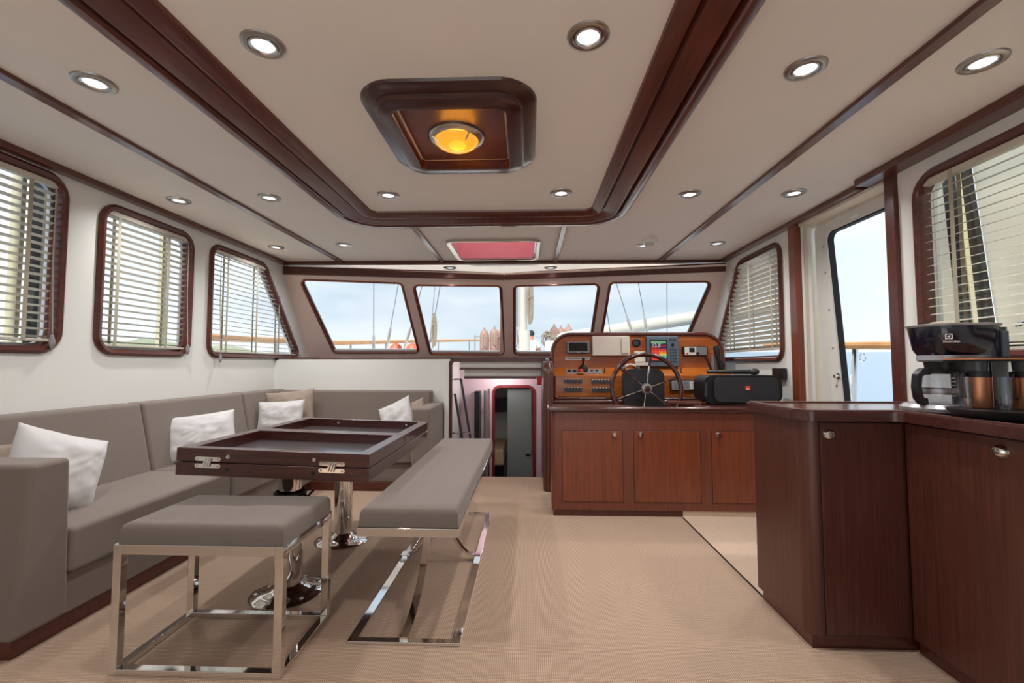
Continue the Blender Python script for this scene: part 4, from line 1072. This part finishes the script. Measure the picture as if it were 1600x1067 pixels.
# plotter (leans out, a little turned)
t = onpanel('chart_plotter', 1.172, 1.485, 1.085, 1.385, .06, 'tealgrey', 'blue-grey chart plotter showing a colourful sounder picture', 'chart plotter', .01)
face(t, 1.200, 1.372, 1.13, 1.35, .059, .0625, 'black', 'bezel')
sc_ = face(t, 1.213, 1.360, 1.145, 1.335, .062, .0632, 'plotter', 'screen')
text('depth_reading', '13.8', .05, 'whitep', sc_, UF(1.262, 1.29, -.0645), (R_(90), 0, 0))
face(t, 1.390, 1.462, 1.335, 1.36, .059, .0615, 'dgrey', 'maker_badge')
text('maker_mark', 'JRC', .014, 'greypl', t, UF(1.426, 1.347, -.0625), (R_(90), 0, 0))
bt = bmesh.new()
for r_ in range(5):
    for c_ in range(3): lathe(bt, [(0, -.006), (.007, -.005), (.008, 0)], UF(1.402+c_*.023, 1.255-r_*.030, -.06), 10, 'Y')
obj('buttons', bt, 'dgrey', t)
obj('dial_knob', LA([(0, -.012), (.014, -.01), (.015, 0)], UF(1.425, 1.30, -.06), 14, 'Y'), 'black', t)
# radio
t = onpanel('marine_radio', 1.535, 1.775, 1.190, 1.285, .035, 'black', 'black framed radio with pale face and dotted speaker', 'radio', .006)
face(t, 1.548, 1.70, 1.198, 1.278, .034, .0365, 'ivory', 'faceplate'); face(t, 1.592, 1.645, 1.225, 1.27, .036, .0375, 'screen', 'screen')
face(t, 1.66, 1.765, 1.198, 1.278, .0345, .037, 'greypl', 'speaker_grille')
obj('dial_knob', LA([(0, -.02), (.012, -.018), (.013, 0)], UF(1.668, 1.215, -.036), 14, 'Y'), 'black', t)
obj('badge', P([(1.56, 1.203), (1.58, 1.203), (1.58, 1.22), (1.56, 1.22)], [], UF, -.038, -.036), 'red', t)
# white socket, small round thing below gauge
t = onpanel('sensor_panel', 1.055, 1.165, 1.13, 1.235, .03, 'ivory', 'ivory plastic box left of the chart plotter', 'cover', .008)
face(t, 1.045, 1.175, 1.095, 1.125, .0, .10, 'ivory', 'tray')
t = thing('headset', 'white and black coiled headset resting on the console ledge', 'headset', (1.0, 4.42, 1.03))
obj('headband', T([(.93+.07*math.cos(a)+.07, 4.42, 1.045+.06*math.sin(a)) for a in [k*PI/12 for k in range(13)]], .009, 8), 'white', t)
obj('ear_pad', LA([(0, -.02), (.03, -.015), (.03, .015), (0, .02)], (.93, 4.42, 1.06), 16, 'X'), 'black', t)
obj('ear_pad', LA([(0, -.02), (.03, -.015), (.03, .015), (0, .02)], (1.07, 4.42, 1.06), 16, 'X'), 'black', t)
# throttle
t = thing('throttle_lever', 'black throttle lever on a steel plate with a red knob', 'lever', (.53, 4.40, 1.02))
obj('base_plate', P(rrect(.37, .72, 4.34, 4.45, .01), [], lambda u, v, w_: Vector((u, v, 1.002+(v-4.30)*.36+w_)), 0, .006), 'silver', t)
obj('lever_hub', LA([(.05, 0), (.045, .03), (.02, .055), (0, .06)], (.535, 4.40, 1.045), 18), 'black', t)
obj('lever', T([(.535, 4.40, 1.09), (.535, 4.36, 1.14), (.535, 4.35, 1.165)], [.010, .012, .018], 10), 'black', t)
obj('red_knob', LA([(.022, 0), (.03, .015), (.02, .03), (0, .033)], (.505, 4.34, 1.03), 16), 'red', t)
obj('yellow_ring', LA([(.04, 0), (.04, .008), (.02, .008)], (.505, 4.34, 1.024), 16), 'yellow', t)
for x in (.40, .45): obj('key', LA([(.014, 0), (.014, .02), (0, .022)], (x, 4.38, 1.032), 12), 'black', t)
for x in (.62, .67): obj('button', LA([(.012, 0), (.012, .012), (0, .014)], (x, 4.40, 1.04), 12), 'black', t)
for x, l in ((.74, 'small toggle switch left of the steering wheel top'), (1.42, 'small toggle switch on the ledge right of the wheel'), (1.47, 'small toggle switch furthest along the ledge')):
    t = thing('toggle_switch', l, 'switch', (x, 4.38, 1.015))
    obj('collar', LA([(.014, 0), (.012, .008), (.006, .01)], (x, 4.38, 1.028), 12), 'black', t)
    obj('toggle', T([(x, 4.38, 1.035), (x, 4.365, 1.07)], .005, 8), 'black', t)
# autopilot
t = thing('autopilot_display', 'grey autopilot control with keypad low on the console', 'control panel', (1.46, 4.295, .86))
QF = lambda u, v, w_: Vector((u, 4.298+w_-(.96-v)*.12, v))
obj('case', P(rrect(1.335, 1.60, .862, .962, .008), [], QF, -.03, -.001), 'dgrey', t)
obj('faceplate', P(rrect(1.345, 1.59, .87, .954, .006), [], QF, -.0325, -.03), 'silver', t)
obj('screen', P(rrect(1.365, 1.50, .885, .945, .003), [], QF, -.034, -.0325), 'greypl', t)
bt = bmesh.new()
for r_ in range(4):
    for c_ in range(3): plate(bt, rrect(1.513+c_*.024, 1.531+c_*.024, .878+r_*.018, .890+r_*.018, .002), [], QF, -.0345, -.0325)
obj('keypad', bt, 'whitep', t)
# handset phone
t = thing('telephone_handset', 'black telephone handset in its cradle at the console end', 'telephone', (1.84, 4.42, 1.05))
obj('cradle', B(1.80, 1.88, 4.44, 4.50, 1.05, 1.20), 'silver', t, bevel=.006)
hb = bmesh.new(); tube(hb, [(1.82, 4.41, 1.28), (1.825, 4.395, 1.24), (1.845, 4.405, 1.15), (1.86, 4.395, 1.07), (1.865, 4.405, 1.04)], [.026, .032, .022, .032, .024], 12)
obj('handset', hb, 'black', t)
cb = bmesh.new(); tube(cb, [(1.72+.012*math.cos(k*1.3)+.0008*k, 4.40+.012*math.sin(k*1.3), 1.18-k*.0022) for k in range(70)], .004, 5)
obj('coiled_cord', cb, 'black', t)
t = thing('microphone', 'black wireless microphone lying on top of the speaker', 'microphone', (1.70, 3.62, 1.03))
obj('body', T([(1.42, 3.62, 1.045), (1.74, 3.60, 1.045)], [.014, .019], 14), 'black', t)
obj('head', LA([(0, 0), (.018, .004), (.026, .02), (.026, .05), (.018, .07), (0, .075)], (1.74, 3.60, 1.048), 16, 'X'), 'dgrey', t)

# black padded seat back behind the wheel
bs = thing('wheel_pedestal', 'black padded pedestal cover behind the steering wheel', 'pedestal', (1.02, 4.08, 0))
obj('padded_cover', P(rpoly([(.85, .62), (1.205, .62), (1.205, 1.065), (.85, 1.065)], [.03, .03, .07, .07]), [], lambda u, v, w_: Vector((u, 4.02+w_, v)), 0, .10), 'blackm', bs, bevel=.02, seg=3)
obj('post', T([(1.02, 4.08, 0), (1.02, 4.08, .66)], .035, 16), 'steel', bs)

# steering wheel
sw = thing('steering_wheel', 'mahogany rimmed ship wheel with six steel spokes', 'steering wheel', (1.015, 3.9, .897))
wc = Vector((1.015, 3.9, .897)); WT = R_(8)
def wp(r, a, d=0): return wc+Vector((r*math.cos(a), d+r*math.sin(a)*math.sin(WT)*.9, r*math.sin(a)))
obj('rim', T([wp(.295, k*2*PI/64) for k in range(64)], .0195, 12, closed=True), 'rimwood', sw)
for a in (80, 140, 20, 200, 260, 320):
    a = R_(a)
    s = obj('spoke', T([wp(.03, a), wp(.285, a)], .0065, 8), 'chrome', sw)
    obj('grip', T([wp(.195, a), wp(.205, a), wp(.24, a), wp(.278, a)], [.007, .011, .014, .012], 10), 'rimwood', s)
obj('hub', LA([(.026, .02), (.045, .015), (.046, -.015), (.036, -.03), (.028, -.032)], wc, 28, 'Y'), 'silver', sw)
obj('hub_cap', LA([(.028, -.030), (.024, -.036), (0, -.040)], wc, 24, 'Y'), 'rimwood', sw)
obj('shaft', T([wc+Vector((0, .015, 0)), wc+Vector((0, .125, -.006))], .02, 12), 'steel', sw)

# side partition of the companionway
pn = thing('partition_panel', 'narrow mahogany partition with rounded top between stairwell and helm', 'partition', (.18, 4.2, 0))
obj('panel', P(rpoly([(3.97, 0), (4.56, 0), (4.56, 1.135), (3.97, 1.135)], [0, 0, 0, .12]), [], lambda u, v, w_: Vector((w_, u, v)), .135, .225), 'cab', pn, bevel=.012, seg=3)
obj('edge_moulding', T([(.18, 3.962, .01), (.18, 3.962, 1.0), (.18, 3.985, 1.09), (.18, 4.05, 1.135), (.18, 4.12, 1.145), (.18, 4.5, 1.145)], .018, 10), 'mahoy', pn)

# loudspeaker
sp = thing('loudspeaker', 'black portable party speaker lying on the cabinet by the wheel', 'speaker', (1.66, 3.66, .794))
obj('body', P(rrect(1.365, 1.965, .80, 1.02, .07), [], lambda u, v, w_: Vector((u, 3.55+w_, v)), 0, .22), 'black', sp, bevel=.03, seg=3)
obj('grille', P(rrect(1.44, 1.93, .815, 1.005, .045), [], lambda u, v, w_: Vector((u, 3.532+w_, v)), 0, .03), 'blackm', sp, bevel=.014, seg=4)
obj('edge_line', SW(rrect(1.445, 1.925, .82, 1.0, .045), [(0, 0), (.0, -.004), (.004, -.004), (.004, 0)], lambda u, v, w_: Vector((u, 3.534+w_, v))), 'dgrey', sp)
obj('handle', T([(1.385, 3.56, .95), (1.372, 3.52, .96), (1.37, 3.52, .86), (1.385, 3.56, .85)], .010, 8), 'dgrey', sp)
bg_ = obj('badge', B(1.675, 1.710, 3.528, 3.537, .905, .938), 'orange_badge', sp)
text('badge_letters', 'JBL', .019, 'whitep', bg_, (1.6925, 3.5275, .916), (R_(90), 0, 0))
fm = bmesh.new(); box(fm, 1.45, 1.50, 3.58, 3.72, .7935, .802); box(fm, 1.83, 1.88, 3.58, 3.72, .7935, .802)
obj('feet', fm, 'rubber', sp)
o = tag(obj('trim_tool', B(2.02, 2.068, 3.66, 3.80, .985, 1.075), 'black', bevel=.006), 'black wall bracket box right of the speaker', 'bracket')
o.name = 'wall_bracket'
o = tag(obj('folded_tray', P([(1.10, 3.60), (1.33, 3.50), (1.355, 3.55), (1.16, 3.72)], [], XY, .794, .812), 'maho', bevel=.003), 'dark wooden slat tray beside the speaker', 'tray')

# ================================================================== GALLEY
def knob(parent, p, axis, sgn=-1):
    return obj('knob', LA([(0, sgn*.019), (.012, sgn*.018), (.018, sgn*.013), (.020, sgn*.008), (.022, sgn*.004), (.023, 0)], p, 22, axis), 'chrome', parent)
gc = thing('galley_cabinet', 'dark mahogany end cabinet with a rounded corner and one door', 'cabinet', (1.5, 2.0, 0))
obj('body', P(rpoly([(1.09, 1.83), (1.475, 1.83), (1.475, 1.84), (2.055, 1.84), (2.055, 2.225), (1.09, 2.225)], [.055, 0, 0, 0, 0, 0], 10), [], XY, .05, .881), 'cab', gc)
obj('plinth', P([(1.105, 1.845), (1.475, 1.845), (2.055, 1.845), (2.055, 2.21), (1.105, 2.21)], [], XY, 0, .052), 'maho', gc)
d = obj('door', B(1.150, 1.462, 1.824, 1.832, .06, .872), 'cab', gc, bevel=.002)
obj('door_gap', SW([(1.150, .06), (1.462, .06), (1.462, .872), (1.150, .872)], [(0, -.001), (.003, -.001), (.003, .003), (0, .003)], lambda u, v, w_: Vector((u, 1.829+w_, v)), pclosed=True), 'rubber', d)
knob(d, (1.182, 1.824, .828), 'Y')
def side_cab(nm, y0, y1, ky, lab):
    t = thing(nm, lab, 'cabinet', (1.76, (y0+y1)/2, 0), 'mahogany cabinets along the galley wall')
    obj('body', B(1.478, 2.055, y0, y1, .05, .881), 'cab', t)
    obj('plinth', B(1.495, 2.055, y0, y1, 0, .052), 'maho', t)
    dd = obj('door', B(1.470, 1.478, y0+.006, y1-.008, .06, .872), 'cab', t, bevel=.002)
    obj('door_gap', B(1.4705, 1.4785, y0, y0+.005, .06, .881), 'rubber', dd)
    knob(dd, (1.470, ky, .832), 'X')
    return t
side_cab('side_cabinet', 1.392, 1.828, 1.462, 'dark mahogany side cabinet whose chrome knob sits near the top')
side_cab('side_cabinet', .70, 1.390, .78, 'dark mahogany side cabinet cut off by the picture edge')
side_cab('side_cabinet', -.20, .698, -.1, 'dark mahogany side cabinet behind the viewpoint')
wt_out = rpoly([(1.06, 1.86), (1.10, 1.797), (1.432, 1.797), (1.432, -.2), (2.062, -.2), (2.062, 2.255), (1.06, 2.255)], [.03, .04, .04, 0, 0, 0, .03], 6)
wt = obj('galley_worktop', P(wt_out, [], XY, .882, .918), 'top', bevel=.014, seg=4); tag(wt, 'dark glossy L-shaped worktop over the galley cabinets', 'worktop')
rim_in = rpoly([(1.095, 1.875), (1.12, 1.835), (1.468, 1.835), (1.468, -.17), (2.03, -.17), (2.03, 2.22), (1.095, 2.22)], .02, 4)
obj('raised_edge', P(rpoly([(1.07, 1.862), (1.105, 1.807), (1.442, 1.807), (1.442, -.19), (2.055, -.19), (2.055, 2.248), (1.07, 2.248)], .03, 4), [rim_in], XY, .916, .924), 'cab', wt, bevel=.003)

# coffee maker
cm = thing('coffee_maker', 'navy black drip coffee maker with silver base on the worktop', 'coffee maker', (1.60, 1.80, .918))
CMr = -R_(12)
cx0, cy0 = 1.56, 1.79
def ell(cx, cy, a, b, z, seg=32, sq=2.6):
    out = []
    for k in range(seg):
        t_ = 2*PI*k/seg; c, s = math.cos(t_), math.sin(t_)
        out.append((cx+a*math.copysign(abs(c)**(2/sq), c), cy+b*math.copysign(abs(s)**(2/sq), s), z))
    return out
def loft(sections, cap=True):
    bm = bmesh.new(); R0 = [[bm.verts.new(p) for p in s] for s in sections]
    for a, b in zip(R0, R0[1:]):
        n = len(a)
        for k in range(n): bm.faces.new([a[k], a[(k+1) % n], b[(k+1) % n], b[k]])
    if cap: bm.faces.new(R0[0][::-1]); bm.faces.new(R0[-1])
    bmesh.ops.recalc_face_normals(bm, faces=bm.faces); return bm
obj('base', loft([ell(1.575, cy0, .095, .095, .918), ell(1.575, cy0, .105, .105, .925), ell(1.575, cy0, .108, .105, .938), ell(1.575, cy0, .095, .09, .952)]), 'silver', cm)
obj('base_foot', loft([ell(1.580, cy0, .098, .098, .9165), ell(1.580, cy0, .102, .10, .928)]), 'black', cm)
obj('column', loft([ell(1.730, cy0, .048, .08, .918, sq=4), ell(1.730, cy0, .05, .085, 1.24, sq=4)]), 'navy', cm)
obj('housing', loft([ell(1.645, cy0, .108, .08, 1.135, sq=3.0), ell(1.642, cy0, .118, .088, 1.16, sq=3.2), ell(1.64, cy0, .128, .095, 1.245, sq=3.4), ell(1.64, cy0, .128, .095, 1.25, sq=3.4)]), 'navy', cm)
obj('rim', loft([ell(1.64, cy0, .131, .098, 1.246, sq=3.4), ell(1.64, cy0, .133, .10, 1.253, sq=3.4), ell(1.64, cy0, .123, .09, 1.256, sq=3.4)]), 'silver', cm)
obj('underside', loft([ell(1.625, cy0, .085, .07, 1.112, sq=3), ell(1.628, cy0, .095, .078, 1.118, sq=3), ell(1.645, cy0, .110, .082, 1.137, sq=3.0)]), 'silver', cm)
obj('drip_neck', loft([ell(1.610, cy0, .055, .055, 1.075), ell(1.610, cy0, .06, .06, 1.115)]), 'black', cm)
obj('water_gauge', B(1.735, 1.758, cy0-.092, cy0-.082, 1.13, 1.225), 'tealgrey', cm, bevel=.002)
LO = Vector((1.545, cy0-.0905, 1.205)); LT = Vector((math.cos(R_(24)), -math.sin(R_(24)), 0)); LN = Vector((-math.sin(R_(24)), -math.cos(R_(24)), 0))
LF = lambda u, v, w_: LO+LT*u+LN*w_+Vector((0, 0, v))
obj('logo', P([(-.010, -.010), (.010, -.010), (.010, .010), (-.010, .010)], [rpoly([(-.008, -.008), (.008, -.008), (.008, .008), (-.008, .008)], .006, 4)], LF, 0, .003), 'whitep', cm)
obj('logo_sail', P([(-.006, 0), (.003, .005), (.003, -.005)], [], LF, 0, .003), 'whitep', cm)
text('maker_mark', 'Electrolux', .0115, 'whitep', cm, LO+LN*.004+LT*.006+Vector((0, 0, -.019)), (R_(90), 0, -R_(24)))
cf = thing('coffee_jug', 'glass coffee jug with black handle in the coffee maker', 'jug', (1.575, cy0, .952))
jc = (1.575, cy0, 0)
obj('glass_bowl', LA([(0, .953), (.062, .954), (.072, .965), (.076, 1.0), (.073, 1.04), (.064, 1.068), (.064, 1.072), (.070, 1.04), (.073, 1.0), (.069, .967), (.06, .957), (0, .956)], jc, 36), 'jug', cf)
obj('lid', LA([(.066, 1.066), (.067, 1.075), (.05, 1.082), (0, 1.084)], jc, 32), 'black', cf)
hx = 1.575-.066
obj('handle', T([(hx+.01, cy0-.03, 1.076), (hx-.025, cy0-.04, 1.075), (hx-.045, cy0-.045, 1.06), (hx-.05, cy0-.045, 1.02), (hx-.045, cy0-.045, .98), (hx-.03, cy0-.04, .962), (hx-.01, cy0-.035, .965)], 0, rect=(.012, .013)), 'black', cf, bevel=.004)
obj('band', LA([(.0745, .99), (.0765, 1.0), (.0755, 1.01)], jc, 36), 'silver', cf)
mk = bmesh.new()
for k in range(6): plate(mk, [(1.560, .985+k*.013), (1.575-(k % 2)*.004, .985+k*.013), (1.575-(k % 2)*.004, .988+k*.013), (1.560, .988+k*.013)], [], lambda u, v, w_: Vector((u, cy0-.0775+w_, v)), 0, .0006)
obj('level_marks', mk, 'whitep', cf)
# copper mug set on a black tray with an upper board
tr = thing('serving_tray', 'black oval tray in front of the coffee maker', 'tray', (1.62, 1.56, .918))
obj('dish', loft([ell(1.625, 1.57, .14, .09, .919, sq=2.4), ell(1.625, 1.57, .165, .11, .930, sq=2.4), ell(1.625, 1.57, .182, .125, .952, sq=2.4), ell(1.625, 1.57, .175, .118, .952, sq=2.4)]), 'blackm', tr)
MG = 'copper and glass mugs on the black tray'
def mug(x, y, lab):
    t = thing('copper_mug', lab, 'mug', (x, y, .953), MG)
    obj('cup', LA([(0, .9535), (.036, .9535), (.038, .958), (.038, 1.062), (.036, 1.063), (.035, .962), (0, .962)], (x, y, 0), 28), 'copper', t)
    obj('collar', LA([(.0385, 1.058), (.0385, 1.076), (.034, 1.078), (0, 1.078)], (x, y, 0), 28), 'black', t)
    obj('handle', T([(x-.034, y-.005, 1.068), (x-.056, y-.012, 1.068), (x-.062, y-.014, 1.05), (x-.060, y-.014, 1.01), (x-.056, y-.012, .99), (x-.036, y-.006, .99)], .006, 8), 'black', t)
    return t
def glass(x, y, lab):
    t = thing('tea_glass', lab, 'glass', (x, y, .953), 'small clear glasses on the black tray')
    obj('bowl', LA([(0, .9535), (.015, .9535), (.0165, .97), (.018, 1.06), (.017, 1.06), (.0155, .972), (0, .958)], (x, y, 0), 24), 'jug', t)
    return t
mug(1.55, 1.61, 'copper mug with black handle closest to the coffee jug')
mug(1.66, 1.56, 'copper mug with black handle cut by the picture edge')
glass(1.490, 1.585, 'clear glass beside the coffee jug, first on the tray')
glass(1.565, 1.535, 'clear glass standing between the two copper mugs')
ub = thing('upper_tray', 'flat black board with copper rim resting over the copper mugs', 'tray', (1.62, 1.58, 1.078))
obj('board', loft([ell(1.62, 1.58, .165, .085, 1.112, sq=4), ell(1.62, 1.58, .167, .087, 1.120, sq=4)]), 'black', ub)
obj('rim', loft([ell(1.62, 1.58, .168, .088, 1.118, sq=4), ell(1.62, 1.58, .167, .087, 1.123, sq=4)]), 'copper', ub)
for x, y in ((1.55, 1.61), (1.66, 1.56)): obj('foot', LA([(.03, 1.0785), (.032, 1.113)], (x, y, 0), 20), 'coffee', ub)
